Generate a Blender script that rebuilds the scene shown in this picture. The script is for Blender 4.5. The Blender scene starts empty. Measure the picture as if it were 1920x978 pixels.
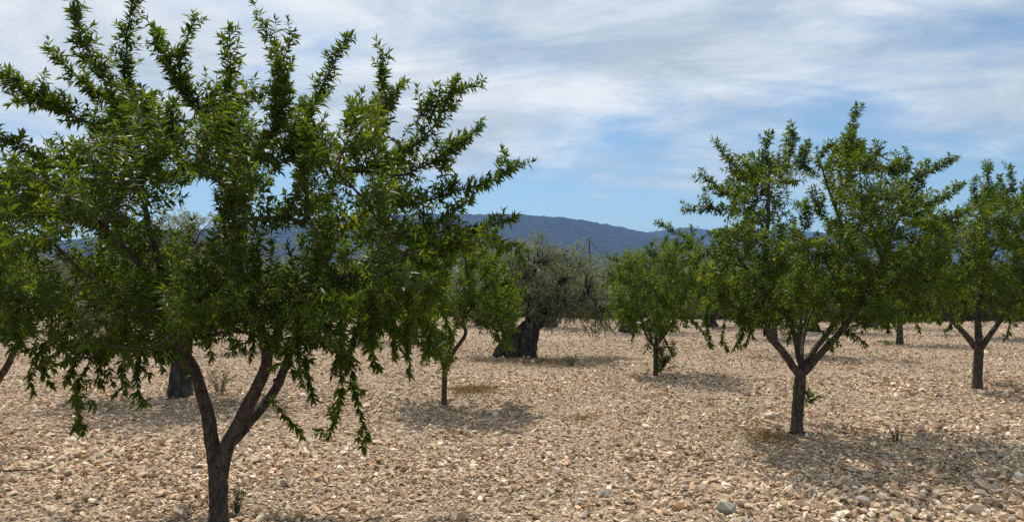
import bpy, bmesh, math, random
import numpy as np
from mathutils import Vector, Matrix

rng = np.random.default_rng(7)
random.seed(7)
scene = bpy.context.scene
col = scene.collection

# ------------------------------------------------------------------ camera
F, CX, CY, EYE = 1400.0, 960.0, 489.0, 1.6
PITCH = math.atan(46.0 / F)
cam_d = bpy.data.cameras.new('camera')
cam = bpy.data.objects.new('camera', cam_d)
col.objects.link(cam)
cam_d.sensor_width = 36.0
cam_d.lens = 36.0 * F / 1920.0
cam_d.clip_start = 0.05
cam_d.clip_end = 20000
cam.location = (0, 0, EYE)
cam.rotation_euler = (math.pi / 2 + PITCH, 0, 0)
scene.camera = cam

# ------------------------------------------------------------------ light
SUN_EL, SUN_AZ = 56.5, -13.0        # azimuth from +Y towards +X
sd = bpy.data.lights.new('sun', 'SUN')
sun = bpy.data.objects.new('sun', sd)
col.objects.link(sun)
sd.energy = 4.8
sd.angle = math.radians(0.6)
sd.color = (1.0, 0.95, 0.88)
el, az = math.radians(SUN_EL), math.radians(SUN_AZ)
to_sun = Vector((math.sin(az) * math.cos(el), math.cos(az) * math.cos(el), math.sin(el)))
sun.rotation_euler = to_sun.to_track_quat('Z', 'Y').to_euler()

world = bpy.data.worlds.new('World')
scene.world = world
world.use_nodes = True


def build_world():
    nt = world.node_tree
    N, L = nt.nodes, nt.links
    N.clear()
    out = N.new('ShaderNodeOutputWorld')
    bg = N.new('ShaderNodeBackground')
    bg.inputs['Strength'].default_value = 0.1
    sky = N.new('ShaderNodeTexSky')
    sky.sky_type = 'NISHITA'
    sky.sun_disc = False
    sky.sun_elevation = el
    sky.sun_rotation = az
    sky.altitude = 500
    sky.air_density = 1.0
    sky.dust_density = 0.6
    sky.ozone_density = 2.0
    tc = N.new('ShaderNodeTexCoord')
    sep = N.new('ShaderNodeSeparateXYZ')
    L.new(tc.outputs['Generated'], sep.inputs[0])

    def math_node(op, a=None, b=None, c=None, clamp=False):
        m = N.new('ShaderNodeMath')
        m.operation = op
        m.use_clamp = clamp
        for i, v in enumerate((a, b, c)):
            if v is None:
                continue
            if isinstance(v, (int, float)):
                m.inputs[i].default_value = v
            else:
                L.new(v, m.inputs[i])
        return m.outputs[0]

    zc = math_node('MAXIMUM', sep.outputs[2], 0.0)
    den = math_node('ADD', zc, 0.16)
    cx = math_node('DIVIDE', sep.outputs[0], den)
    cy = math_node('DIVIDE', sep.outputs[1], den)
    comb = N.new('ShaderNodeCombineXYZ')
    L.new(cx, comb.inputs[0])
    L.new(cy, comb.inputs[1])

    def noise(scale, detail, rough, dist, loc, sc=(1, 1, 1), rot=0.0):
        mp = N.new('ShaderNodeMapping')
        mp.inputs['Location'].default_value = loc
        mp.inputs['Scale'].default_value = sc
        mp.inputs['Rotation'].default_value = (0, 0, rot)
        L.new(comb.outputs[0], mp.inputs[0])
        n = N.new('ShaderNodeTexNoise')
        n.inputs['Scale'].default_value = scale
        n.inputs['Detail'].default_value = detail
        n.inputs['Roughness'].default_value = rough
        n.inputs['Distortion'].default_value = dist
        L.new(mp.outputs[0], n.inputs['Vector'])
        return n.outputs['Fac']

    n1 = noise(0.75, 6, 0.52, 0.4, SKY_OFF, (1, 1, 1), 0.5)
    n2 = noise(2.2, 8, 0.6, 0.8, (3.1, 8.4, 0), (0.5, 1.0, 1), 0.25)
    n3 = noise(6.0, 7, 0.64, 0.7, (1.7, 2.2, 0), (0.35, 1.0, 1), -0.2)
    s = math_node('MULTIPLY_ADD', n2, 0.46, n1)
    s = math_node('MULTIPLY_ADD', n3, 0.20, s)
    # the veil is thicker higher up, thin above the hills
    lo = N.new('ShaderNodeMapRange')
    lo.interpolation_type = 'SMOOTHSTEP'
    L.new(sep.outputs[2], lo.inputs['Value'])
    lo.inputs['From Min'].default_value = 0.06
    lo.inputs['From Max'].default_value = 0.24
    lo.inputs['To Min'].default_value = -0.17
    lo.inputs['To Max'].default_value = 0.09
    s = math_node('ADD', s, lo.outputs[0])
    mr = N.new('ShaderNodeMapRange')
    mr.interpolation_type = 'SMOOTHSTEP'
    L.new(s, mr.inputs['Value'])
    mr.inputs['From Min'].default_value = 0.69
    mr.inputs['From Max'].default_value = 0.98
    mr.inputs['To Min'].default_value = 0.02
    mr.inputs['To Max'].default_value = 0.92
    tint = N.new('ShaderNodeMix')
    tint.data_type = 'RGBA'
    tint.blend_type = 'MULTIPLY'
    tint.inputs[0].default_value = 1.0
    L.new(sky.outputs[0], tint.inputs['A'])
    tint.inputs['B'].default_value = SKY_TINT
    # grey and white parts of the cloud sheet
    n4 = noise(1.9, 8, 0.62, 0.9, (7.3, 1.1, 0), (0.7, 1.0, 1), 0.5)
    sh = N.new('ShaderNodeMapRange')
    L.new(n4, sh.inputs['Value'])
    sh.inputs['From Min'].default_value = 0.36
    sh.inputs['From Max'].default_value = 0.64
    cc = N.new('ShaderNodeMix')
    cc.data_type = 'RGBA'
    L.new(sh.outputs[0], cc.inputs[0])
    cc.inputs['A'].default_value = CLOUD_GREY
    cc.inputs['B'].default_value = CLOUD
    mx = N.new('ShaderNodeMix')
    mx.data_type = 'RGBA'
    L.new(mr.outputs[0], mx.inputs[0])
    L.new(tint.outputs['Result'], mx.inputs['A'])
    L.new(cc.outputs['Result'], mx.inputs['B'])
    L.new(mx.outputs['Result'], bg.inputs['Color'])
    L.new(bg.outputs[0], out.inputs['Surface'])


SKY_OFF = (0.9, 3.0, 0.0)
SKY_TINT = (0.88, 1.04, 1.05, 1)
CLOUD = (9.6, 9.9, 9.8, 1)
CLOUD_GREY = (5.2, 6.0, 6.6, 1)
build_world()

vs = scene.view_settings
vs.view_transform = 'Standard'
vs.look = 'None'
vs.gamma = 1.0
vs.exposure = 0.0
vs.use_curve_mapping = False
scene.cycles.use_denoising = False
scene.cycles.max_bounces = 8
scene.cycles.transmission_bounces = 6
scene.cycles.volume_bounces = 1

# ------------------------------------------------------------------ helpers
cp, sp = math.cos(PITCH), math.sin(PITCH)


def gz(x, y):
    """height of the field: gentle swells of a few centimetres"""
    x = np.asarray(x, float); y = np.asarray(y, float)
    return (0.022 * np.sin(x * 0.9 + 0.6 * y) + 0.018 * np.sin(1.7 * y - 0.5 * x + 1.0)
            + 0.012 * np.sin(2.9 * x + 1.1 * y + 2.0)) * np.exp(-(np.hypot(x, y) / 60.0) ** 2)


def P(px, py, Y):
    """the point on the pixel's ray whose world y is Y"""
    u, v = (px - CX) / F, (CY - py) / F
    dx, dy, dz = u, cp - v * sp, sp + v * cp
    k = Y / dy
    return np.array((dx * k, Y, EYE + dz * k))


def G(px, py):
    """the point on flat ground under a pixel"""
    u, v = (px - CX) / F, (CY - py) / F
    dx, dy, dz = u, cp - v * sp, sp + v * cp
    k = -EYE / dz
    x, y = dx * k, dy * k
    return np.array((x, y, float(gz(x, y))))


def proj(p):
    p = np.atleast_2d(p)
    x, y, z = p[:, 0], p[:, 1], p[:, 2] - EYE
    d = y * cp + z * sp
    v = -y * sp + z * cp
    return np.stack((CX + F * x / d, CY - F * v / d), 1)


def in_poly(pts, poly):
    pts = np.atleast_2d(pts)
    poly = np.asarray(poly, float)
    x, y = pts[:, 0], pts[:, 1]
    inside = np.zeros(len(pts), bool)
    j = len(poly) - 1
    for i in range(len(poly)):
        xi, yi = poly[i]; xj, yj = poly[j]
        c = ((yi > y) != (yj > y)) & (x < (xj - xi) * (y - yi) / (yj - yi + 1e-9) + xi)
        inside ^= c
        j = i
    return inside


def unit(a):
    a = np.asarray(a, float)
    return a / (np.linalg.norm(a, axis=-1, keepdims=True) + 1e-12)


def mesh_np(name, V, faces, smooth=True, attr=None, colattr=None):
    """faces: list of (k, n) index arrays"""
    me = bpy.data.meshes.new(name)
    V = np.ascontiguousarray(V, np.float32)
    faces = [f for f in faces if len(f)]
    me.vertices.add(len(V))
    me.vertices.foreach_set('co', V.ravel())
    nl = sum(f.size for f in faces); npol = sum(len(f) for f in faces)
    me.loops.add(nl)
    me.polygons.add(npol)
    me.loops.foreach_set('vertex_index', np.concatenate([f.ravel() for f in faces]).astype(np.int32))
    st, o = [], 0
    for f in faces:
        st.append(o + np.arange(len(f)) * f.shape[1]); o += f.size
    me.polygons.foreach_set('loop_start', np.concatenate(st).astype(np.int32))
    me.polygons.foreach_set('use_smooth', np.full(npol, smooth))
    if attr is not None:
        a = me.attributes.new('rnd', 'FLOAT', 'POINT')
        a.data.foreach_set('value', np.asarray(attr, np.float32))
    if colattr is not None:
        a = me.attributes.new('tone', 'FLOAT_COLOR', 'POINT')
        c = np.ones((len(V), 4), np.float32); c[:, :3] = colattr
        a.data.foreach_set('color', c.ravel())
    me.update(calc_edges=True)
    return me


def add(name, me, mat=None, parent=None, loc=None, **props):
    o = bpy.data.objects.new(name, me)
    col.objects.link(o)
    if me is not None and mat is not None and not me.materials:
        me.materials.append(mat)
    if parent is not None:
        o.parent = parent
    if loc is not None:
        o.location = loc
    for k, v in props.items():
        o[k] = v
    return o


def catmull(pts, step):
    pts = np.asarray(pts, float)
    if len(pts) < 2:
        return pts
    q = np.vstack((2 * pts[0] - pts[1], pts, 2 * pts[-1] - pts[-2]))
    out = []
    for i in range(1, len(q) - 2):
        p0, p1, p2, p3 = q[i - 1], q[i], q[i + 1], q[i + 2]
        n = max(2, int(np.linalg.norm(p2 - p1) / step))
        t = np.linspace(0, 1, n, endpoint=False)[:, None]
        out.append(0.5 * ((2 * p1) + (-p0 + p2) * t + (2 * p0 - 5 * p1 + 4 * p2 - p3) * t ** 2
                          + (-p0 + 3 * p1 - 3 * p2 + p3) * t ** 3))
    out.append(pts[-1:])
    return np.vstack(out)


def frames(pts):
    t = np.gradient(pts, axis=0)
    t = unit(t)
    n = len(pts)
    U = np.zeros((n, 3)); W = np.zeros((n, 3))
    a = np.array((0, 0, 1.0)) if abs(t[0][2]) < 0.9 else np.array((1.0, 0, 0))
    u = unit(np.cross(t[0], a))
    for i in range(n):
        u = unit(u - np.dot(u, t[i]) * t[i])
        U[i] = u
        W[i] = np.cross(t[i], u)
    return t, U, W


def tube(pts, radii, sides, rough=0.0, seed=0.0, cap=True):
    """returns verts, quads, tris"""
    pts = np.asarray(pts, float); radii = np.asarray(radii, float)
    t, U, W = frames(pts)
    n = len(pts)
    th = np.linspace(0, 2 * math.pi, sides, endpoint=False)
    R = radii[:, None] * np.ones(sides)[None, :]
    if rough > 0:
        s = np.concatenate(([0], np.cumsum(np.linalg.norm(np.diff(pts, axis=0), axis=1))))[:, None]
        r0 = float(radii.max())
        w = (np.sin(3 * th[None, :] + s / r0 * 0.5 + seed) * 0.45 + np.sin(5 * th[None, :] - s / r0 * 1.3 + seed * 2.1) * 0.3
             + np.sin(2 * th[None, :] + s / r0 * 2.9 + seed * 0.7) * 0.35 + np.sin(s / r0 * 5.5 + seed) * 0.28
             + np.sin(9 * th[None, :] + s / r0 * 7.1 + seed) * 0.15)
        R = R * (1 + rough * w)
    V = pts[:, None, :] + R[:, :, None] * (np.cos(th)[None, :, None] * U[:, None, :] + np.sin(th)[None, :, None] * W[:, None, :])
    V = V.reshape(-1, 3)
    i = np.arange(n - 1)[:, None] * sides
    j = np.arange(sides)[None, :]
    j2 = (j + 1) % sides
    Q = np.stack((i + j, i + j2, i + sides + j2, i + sides + j), -1).reshape(-1, 4)
    T = np.zeros((0, 3), int)
    if cap:
        V = np.vstack((V, pts[-1:] + t[-1:] * radii[-1]))
        b = (n - 1) * sides
        T = np.stack((b + np.arange(sides), b + (np.arange(sides) + 1) % sides, np.full(sides, len(V) - 1)), -1)
    return V, Q, T


def join(parts):
    Vs, Qs, Ts, o = [], [], [], 0
    for V, Q, T in parts:
        Vs.append(V); Qs.append(Q + o); Ts.append(T + o); o += len(V)
    return np.vstack(Vs), [np.vstack(Qs), np.vstack(Ts)]


# ------------------------------------------------------------------ materials
def new_mat(name):
    m = bpy.data.materials.new(name)
    m.use_nodes = True
    nt = m.node_tree
    nt.nodes.clear()
    out = nt.nodes.new('ShaderNodeOutputMaterial')
    return m, nt.nodes, nt.links, out


def ramp(N, stops):
    r = N.new('ShaderNodeValToRGB')
    e = r.color_ramp.elements
    while len(e) < len(stops):
        e.new(0.5)
    for i, (p, c) in enumerate(stops):
        e[i].position = p
        e[i].color = (*c, 1)
    return r


def leaf_mat(name, stops, trans, tmix, rough=0.38, spec=0.5):
    m, N, L, out = new_mat(name)
    at = N.new('ShaderNodeAttribute'); at.attribute_name = 'rnd'
    r = ramp(N, stops); L.new(at.outputs['Fac'], r.inputs[0])
    pb = N.new('ShaderNodeBsdfPrincipled')
    L.new(r.outputs[0], pb.inputs['Base Color'])
    pb.inputs['Roughness'].default_value = rough
    pb.inputs['Specular IOR Level'].default_value = spec
    tr = N.new('ShaderNodeBsdfTranslucent')
    hm = N.new('ShaderNodeMix'); hm.data_type = 'RGBA'; hm.blend_type = 'MULTIPLY'
    hm.inputs[0].default_value = 1.0
    L.new(r.outputs[0], hm.inputs['A'])
    hm.inputs['B'].default_value = (*trans, 1)
    L.new(hm.outputs['Result'], tr.inputs['Color'])
    mx = N.new('ShaderNodeMixShader')
    mx.inputs[0].default_value = tmix
    L.new(pb.outputs[0], mx.inputs[1]); L.new(tr.outputs[0], mx.inputs[2])
    L.new(mx.outputs[0], out.inputs['Surface'])
    return m


M = {}
M['almond_leaf'] = leaf_mat('almond_leaf', [(0.0, (0.030, 0.057, 0.010)), (0.35, (0.050, 0.087, 0.012)), (0.7, (0.078, 0.118, 0.015)),
                                            (0.93, (0.128, 0.150, 0.022)), (1.0, (0.24, 0.18, 0.05))], (2.3, 2.15, 0.6), 0.49, 0.45, 0.24)
M['backlit_leaf'] = leaf_mat('backlit_leaf', [(0.0, (0.036, 0.070, 0.011)), (0.4, (0.058, 0.104, 0.014)), (0.8, (0.090, 0.138, 0.018)),
                                          (1.0, (0.19, 0.18, 0.035))], (2.3, 2.15, 0.6), 0.5, 0.48, 0.2)  # lighter almond leaf: sun shining through the crowns is put into the colour
M['olive_leaf'] = leaf_mat('olive_leaf', [(0.0, (0.110, 0.125, 0.068)), (0.5, (0.180, 0.198, 0.118)),
                                          (1.0, (0.30, 0.315, 0.21))], (1.4, 1.45, 0.95), 0.4, 0.5, 0.4)
M['scrub_leaf'] = leaf_mat('scrub_leaf', [(0.0, (0.05, 0.05, 0.022)), (0.55, (0.075, 0.085, 0.03)),
                                          (1.0, (0.16, 0.12, 0.06))], (1.3, 1.3, 0.9), 0.25, 0.6, 0.2)
M['weed_leaf'] = leaf_mat('weed_leaf', [(0.0, (0.045, 0.07, 0.025)), (1.0, (0.10, 0.14, 0.05))], (1.5, 1.6, 0.8), 0.35, 0.5, 0.3)
M['straw'] = leaf_mat('straw', [(0.0, (0.22, 0.13, 0.05)), (1.0, (0.42, 0.30, 0.13))], (1.0, 0.95, 0.8), 0.3, 0.7, 0.2)


def bark_mat(name, c1, c2, c3, scale, band=0.0):
    m, N, L, out = new_mat(name)
    tc = N.new('ShaderNodeTexCoord')
    mp = N.new('ShaderNodeMapping'); mp.inputs['Scale'].default_value = (1, 1, 0.45)
    L.new(tc.outputs['Object'], mp.inputs[0])
    n1 = N.new('ShaderNodeTexNoise'); n1.inputs['Scale'].default_value = scale
    n1.inputs['Detail'].default_value = 8; n1.inputs['Roughness'].default_value = 0.65
    L.new(mp.outputs[0], n1.inputs['Vector'])
    r = ramp(N, [(0.32, c1), (0.5, c2), (0.72, c3)])
    L.new(n1.outputs['Fac'], r.inputs[0])
    mp2 = N.new('ShaderNodeMapping'); mp2.inputs['Scale'].default_value = (0.55, 0.55, 2.0)
    L.new(tc.outputs['Object'], mp2.inputs[0])
    n2 = N.new('ShaderNodeTexNoise'); n2.inputs['Scale'].default_value = scale * 0.9
    n2.inputs['Detail'].default_value = 5
    L.new(mp2.outputs[0], n2.inputs['Vector'])
    mm = N.new('ShaderNodeMath'); mm.operation = 'MULTIPLY_ADD'
    L.new(n2.outputs['Fac'], mm.inputs[0]); mm.inputs[1].default_value = band
    L.new(n1.outputs['Fac'], mm.inputs[2])
    # dark cross cracks and lenticels
    ck = N.new('ShaderNodeMapRange'); L.new(n2.outputs['Fac'], ck.inputs['Value'])
    ck.inputs['From Min'].default_value = 0.36; ck.inputs['From Max'].default_value = 0.46
    ck.inputs['To Min'].default_value = 0.66 if band > 0.5 else 0.85; ck.inputs['To Max'].default_value = 1.0
    dk = N.new('ShaderNodeMix'); dk.data_type = 'RGBA'; dk.blend_type = 'MULTIPLY'; dk.inputs[0].default_value = 1.0
    L.new(r.outputs[0], dk.inputs['A']); L.new(ck.outputs[0], dk.inputs['B'])
    b = N.new('ShaderNodeBump'); b.inputs['Strength'].default_value = 0.9
    b.inputs['Distance'].default_value = 0.02
    L.new(mm.outputs[0], b.inputs['Height'])
    pb = N.new('ShaderNodeBsdfPrincipled')
    pb.inputs['Roughness'].default_value = 0.9
    pb.inputs['Specular IOR Level'].default_value = 0.2
    L.new(dk.outputs['Result'], pb.inputs['Base Color']); L.new(b.outputs[0], pb.inputs['Normal'])
    L.new(pb.outputs[0], out.inputs['Surface'])
    return m


M['almond_bark'] = bark_mat('almond_bark', (0.028, 0.021, 0.016), (0.080, 0.061, 0.047), (0.18, 0.145, 0.115), 34, 0.7)
M['twig_bark'] = bark_mat('twig_bark', (0.06, 0.04, 0.028), (0.11, 0.075, 0.052), (0.17, 0.12, 0.09), 60, 0.2)
M['olive_bark'] = bark_mat('olive_bark', (0.012, 0.010, 0.009), (0.045, 0.038, 0.032), (0.14, 0.125, 0.105), 11, 0.3)


def stone_mat():
    m, N, L, out = new_mat('limestone')
    at = N.new('ShaderNodeAttribute'); at.attribute_name = 'tone'
    tc = N.new('ShaderNodeTexCoord')
    n = N.new('ShaderNodeTexNoise'); n.inputs['Scale'].default_value = 22
    n.inputs['Detail'].default_value = 7; n.inputs['Roughness'].default_value = 0.7
    L.new(tc.outputs['Object'], n.inputs['Vector'])
    r = ramp(N, [(0.25, (0.62, 0.56, 0.50)), (0.55, (1.0, 1.0, 1.0)), (0.8, (1.2, 1.2, 1.18))])
    L.new(n.outputs['Fac'], r.inputs[0])
    mx = N.new('ShaderNodeMix'); mx.data_type = 'RGBA'; mx.blend_type = 'MULTIPLY'
    mx.inputs[0].default_value = 1.0
    L.new(at.outputs['Color'], mx.inputs['A']); L.new(r.outputs[0], mx.inputs['B'])
    b = N.new('ShaderNodeBump'); b.inputs['Strength'].default_value = 0.5
    b.inputs['Distance'].default_value = 0.006
    n2 = N.new('ShaderNodeTexNoise'); n2.inputs['Scale'].default_value = 90
    n2.inputs['Detail'].default_value = 5
    L.new(tc.outputs['Object'], n2.inputs['Vector']); L.new(n2.outputs['Fac'], b.inputs['Height'])
    pb = N.new('ShaderNodeBsdfPrincipled')
    pb.inputs['Roughness'].default_value = 0.88
    pb.inputs['Specular IOR Level'].default_value = 0.25
    L.new(mx.outputs['Result'], pb.inputs['Base Color']); L.new(b.outputs[0], pb.inputs['Normal'])
    L.new(pb.outputs[0], out.inputs['Surface'])
    return m


M['stone'] = stone_mat()


def ground_mat():
    m, N, L, out = new_mat('stony_soil')
    tc = N.new('ShaderNodeTexCoord')

    def noise(scale, detail=6, rough=0.6):
        n = N.new('ShaderNodeTexNoise')
        n.inputs['Scale'].default_value = scale
        n.inputs['Detail'].default_value = detail
        n.inputs['Roughness'].default_value = rough
        L.new(tc.outputs['Object'], n.inputs['Vector'])
        return n

    vo = N.new('ShaderNodeTexVoronoi'); vo.inputs['Scale'].default_value = 34
    L.new(tc.outputs['Object'], vo.inputs['Vector'])
    vc = N.new('ShaderNodeSeparateColor'); L.new(vo.outputs['Color'], vc.inputs[0])
    r1 = ramp(N, [(0.0, (0.20, 0.145, 0.10)), (0.45, (0.34, 0.255, 0.175)), (0.8, (0.46, 0.36, 0.255)), (1.0, (0.62, 0.52, 0.40))])
    L.new(vc.outputs[0], r1.inputs[0])
    n1 = noise(0.35, 5)
    r2 = ramp(N, [(0.3, (0.86, 0.82, 0.78)), (0.65, (1.08, 1.06, 1.03))])
    L.new(n1.outputs['Fac'], r2.inputs[0])
    mx = N.new('ShaderNodeMix'); mx.data_type = 'RGBA'; mx.blend_type = 'MULTIPLY'; mx.inputs[0].default_value = 1
    L.new(r1.outputs[0], mx.inputs['A']); L.new(r2.outputs[0], mx.inputs['B'])
    # beyond the field: dry grass and scrub ground
    sep = N.new('ShaderNodeSeparateXYZ'); L.new(tc.outputs['Object'], sep.inputs[0])
    dd = N.new('ShaderNodeMath'); dd.operation = 'MULTIPLY_ADD'
    L.new(sep.outputs[0], dd.inputs[0]); dd.inputs[1].default_value = 0.22; L.new(sep.outputs[1], dd.inputs[2])
    mr = N.new('ShaderNodeMapRange'); L.new(dd.outputs[0], mr.inputs['Value'])
    mr.inputs['From Min'].default_value = 37.5; mr.inputs['From Max'].default_value = 39.5
    n3 = noise(0.2, 8)
    r3 = ramp(N, [(0.3, (0.07, 0.075, 0.03)), (0.6, (0.16, 0.13, 0.07)), (0.8, (0.25, 0.19, 0.11))])
    L.new(n3.outputs['Fac'], r3.inputs[0])
    mx2 = N.new('ShaderNodeMix'); mx2.data_type = 'RGBA'
    L.new(mr.outputs[0], mx2.inputs[0]); L.new(mx.outputs['Result'], mx2.inputs['A']); L.new(r3.outputs[0], mx2.inputs['B'])
    hh = N.new('ShaderNodeMath'); hh.operation = 'MULTIPLY_ADD'
    L.new(vo.outputs['Distance'], hh.inputs[0]); hh.inputs[1].default_value = -1.0
    n4 = noise(60, 4); L.new(n4.outputs['Fac'], hh.inputs[2])
    b = N.new('ShaderNodeBump'); b.inputs['Strength'].default_value = 1.0; b.inputs['Distance'].default_value = 0.02
    L.new(hh.outputs[0], b.inputs['Height'])
    pb = N.new('ShaderNodeBsdfPrincipled'); pb.inputs['Roughness'].default_value = 0.95
    pb.inputs['Specular IOR Level'].default_value = 0.15
    L.new(mx2.outputs['Result'], pb.inputs['Base Color']); L.new(b.outputs[0], pb.inputs['Normal'])
    L.new(pb.outputs[0], out.inputs['Surface'])
    return m


M['ground'] = ground_mat()


def simple_mat(name, c, rough=0.8, spec=0.3, nscale=None, c2=None):
    m, N, L, out = new_mat(name)
    pb = N.new('ShaderNodeBsdfPrincipled')
    pb.inputs['Base Color'].default_value = (*c, 1)
    pb.inputs['Roughness'].default_value = rough
    pb.inputs['Specular IOR Level'].default_value = spec
    if nscale:
        tc = N.new('ShaderNodeTexCoord')
        n = N.new('ShaderNodeTexNoise'); n.inputs['Scale'].default_value = nscale
        n.inputs['Detail'].default_value = 9; n.inputs['Roughness'].default_value = 0.7
        L.new(tc.outputs['Object'], n.inputs['Vector'])
        r = ramp(N, [(0.35, c), (0.65, c2)])
        L.new(n.outputs['Fac'], r.inputs[0]); L.new(r.outputs[0], pb.inputs['Base Color'])
    L.new(pb.outputs[0], out.inputs['Surface'])
    return m


M['almond_fruit'] = simple_mat('almond_fruit', (0.30, 0.17, 0.08), 0.85, 0.15, 60, (0.22, 0.18, 0.08))
M['hill'] = simple_mat('hill_forest', (0.012, 0.018, 0.014), 1.0, 0.0, 0.02, (0.040, 0.045, 0.032))
M['wood'] = simple_mat('pole_wood', (0.07, 0.055, 0.045), 0.9, 0.2, 4, (0.12, 0.10, 0.08))
M['wire'] = simple_mat('wire_metal', (0.05, 0.05, 0.05), 0.5, 0.5)

# ------------------------------------------------------------------ ground
def nonuni(lim_fine, step, far, n):
    f = np.arange(-lim_fine, lim_fine + 1e-6, step)
    g = np.geomspace(lim_fine + step * 2, far, n)
    return np.concatenate((-g[::-1], f, g))


gx = nonuni(24, 0.5, 4500, 14)
gy = nonuni(40, 0.5, 4500, 14)
X, Y = np.meshgrid(gx, gy)
V = np.stack((X, Y, gz(X, Y)), -1).reshape(-1, 3)
nx = len(gx)
i = (np.arange(len(gy) - 1)[:, None] * nx + np.arange(nx - 1)[None, :]).ravel()
ground = add('ground', mesh_np('ground', V, [np.stack((i, i + 1, i + nx + 1, i + nx), -1)]), M['ground'], kind='structure')

# hills beyond the orchard
RIDGE = [(-2200, 500), (-900, 488), (-400, 476), (-200, 468), (0, 458), (150, 448), (300, 436), (450, 424), (600, 414), (680, 406), (760, 402),
         (840, 399), (900, 402), (950, 400), (1000, 404), (1060, 408), (1130, 419), (1170, 426), (1200, 434), (1260, 446), (1350, 462),
         (1500, 480), (1800, 500), (2400, 520), (3800, 530)]
RIDGE2 = [(-800, 500), (700, 470), (1000, 452), (1150, 440), (1225, 434), (1260, 429), (1295, 426), (1320, 429), (1355, 436), (1400, 433), (1470, 431), (1560, 436),
          (1640, 431), (1720, 424), (1800, 421), (1900, 428), (2050, 436), (2300, 452), (3000, 480)]


def fbm(x, y, seed, octs=5):
    r = np.random.default_rng(seed)
    s = np.zeros_like(x)
    a, f = 1.0, 1.0
    for _ in range(octs):
        for _ in range(3):
            th = r.uniform(0, 6.28); ph = r.uniform(0, 6.28)
            s += a / 3 * np.sin(f * (x * np.cos(th) + y * np.sin(th)) + ph)
        a *= 0.52; f *= 2.05
    return s


def hills(name, ridge, Yc, front, seed, label):
    rp = np.array([P(a, b, Yc) for a, b in ridge])
    xs = np.linspace(max(rp[0][0], -4000), min(rp[-1][0], 4000), 620)
    top = np.interp(xs, rp[:, 0], rp[:, 2])
    k = np.exp(-np.linspace(-2, 2, 15) ** 2); k /= k.sum()
    top = np.convolve(np.pad(top, 7, 'edge'), k, 'valid')
    ts = np.concatenate((np.linspace(-1, 0, 40), np.linspace(0, 1, 6)[1:]))
    X, T = np.meshgrid(xs, ts)
    Yy = Yc + np.where(T < 0, T * front, T * front * 0.6)
    prof = np.where(T < 0, (1 + T) ** 1.15, (1 - T) ** 1.3)
    z = top[None, :] * prof
    sw = np.clip(1 - np.abs(prof * 2 - 1), 0, 1)
    z += fbm(X / 170, Yy / 300, seed, 6) * top[None, :] * 0.19 * sw
    z += rng.normal(0, 1.0, X.shape) * 1.5 * np.clip(prof * 3, 0, 1)        # tree crowns on the skyline
    z -= 0.9 * (prof < 1e-6)
    V = np.stack((X, Yy, np.maximum(z, -0.9)), -1).reshape(-1, 3)
    n = len(xs)
    i = (np.arange(len(ts) - 1)[:, None] * n + np.arange(n - 1)[None, :]).ravel()
    return add(name, mesh_np(name, V, [np.stack((i, i + 1, i + n + 1, i + n), -1)]), M['hill'], kind='structure')


hills('hills', RIDGE, 2900, 1500, 3, '')
hills('far_hills', RIDGE2, 3800, 800, 5, '')

# ------------------------------------------------------------------ stones
def hull_stone(npts, seed, flat):
    r = np.random.default_rng(seed)
    d = unit(r.normal(size=(npts, 3)))
    d *= r.uniform(0.82, 1.0, (npts, 1))
    sc = np.array((1.0, r.uniform(0.6, 0.9), r.uniform(*flat)))
    d *= sc * 0.5
    bm = bmesh.new()
    for p in d:
        bm.verts.new(p)
    res = bmesh.ops.convex_hull(bm, input=bm.verts)
    bmesh.ops.delete(bm, geom=[g for g in res['geom_interior'] if isinstance(g, bmesh.types.BMVert)], context='VERTS')
    loose = [v for v in bm.verts if not v.link_faces]
    bmesh.ops.delete(bm, geom=loose, context='VERTS')
    bmesh.ops.triangulate(bm, faces=bm.faces)
    bm.verts.ensure_lookup_table(); bm.verts.index_update()
    V = np.array([v.co[:] for v in bm.verts]); T = np.array([[v.index for v in f.verts] for f in bm.faces])
    bm.free()
    return V, T


PAL = np.array([(0.52, 0.385, 0.245), (0.60, 0.465, 0.305), (0.70, 0.575, 0.41), (0.45, 0.315, 0.195), (0.53, 0.36, 0.225),
                (0.40, 0.345, 0.255), (0.78, 0.68, 0.53), (0.31, 0.27, 0.215), (0.60, 0.43, 0.24)])
PALW = np.array([.20, .20, .15, .12, .10, .09, .06, .04, .04])


def tones(n):
    c = PAL[rng.choice(len(PAL), n, p=PALW / PALW.sum())]
    c = c * 0.86 + c.mean(1, keepdims=True) * 0.14
    return c * rng.uniform(0.80, 1.16, (n, 1)) * rng.normal(1, 0.03, (n, 3)) * STONE_GAIN


STONE_GAIN = np.array((1.22, 1.165, 1.12))
PROTO = {t: [hull_stone(n, 100 * n + k, fl) for k in range(24)] for t, n, fl in (('near', 10, (0.28, 0.6)), ('mid', 8, (0.3, 0.62)), ('far', 6, (0.45, 0.8)))}


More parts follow.
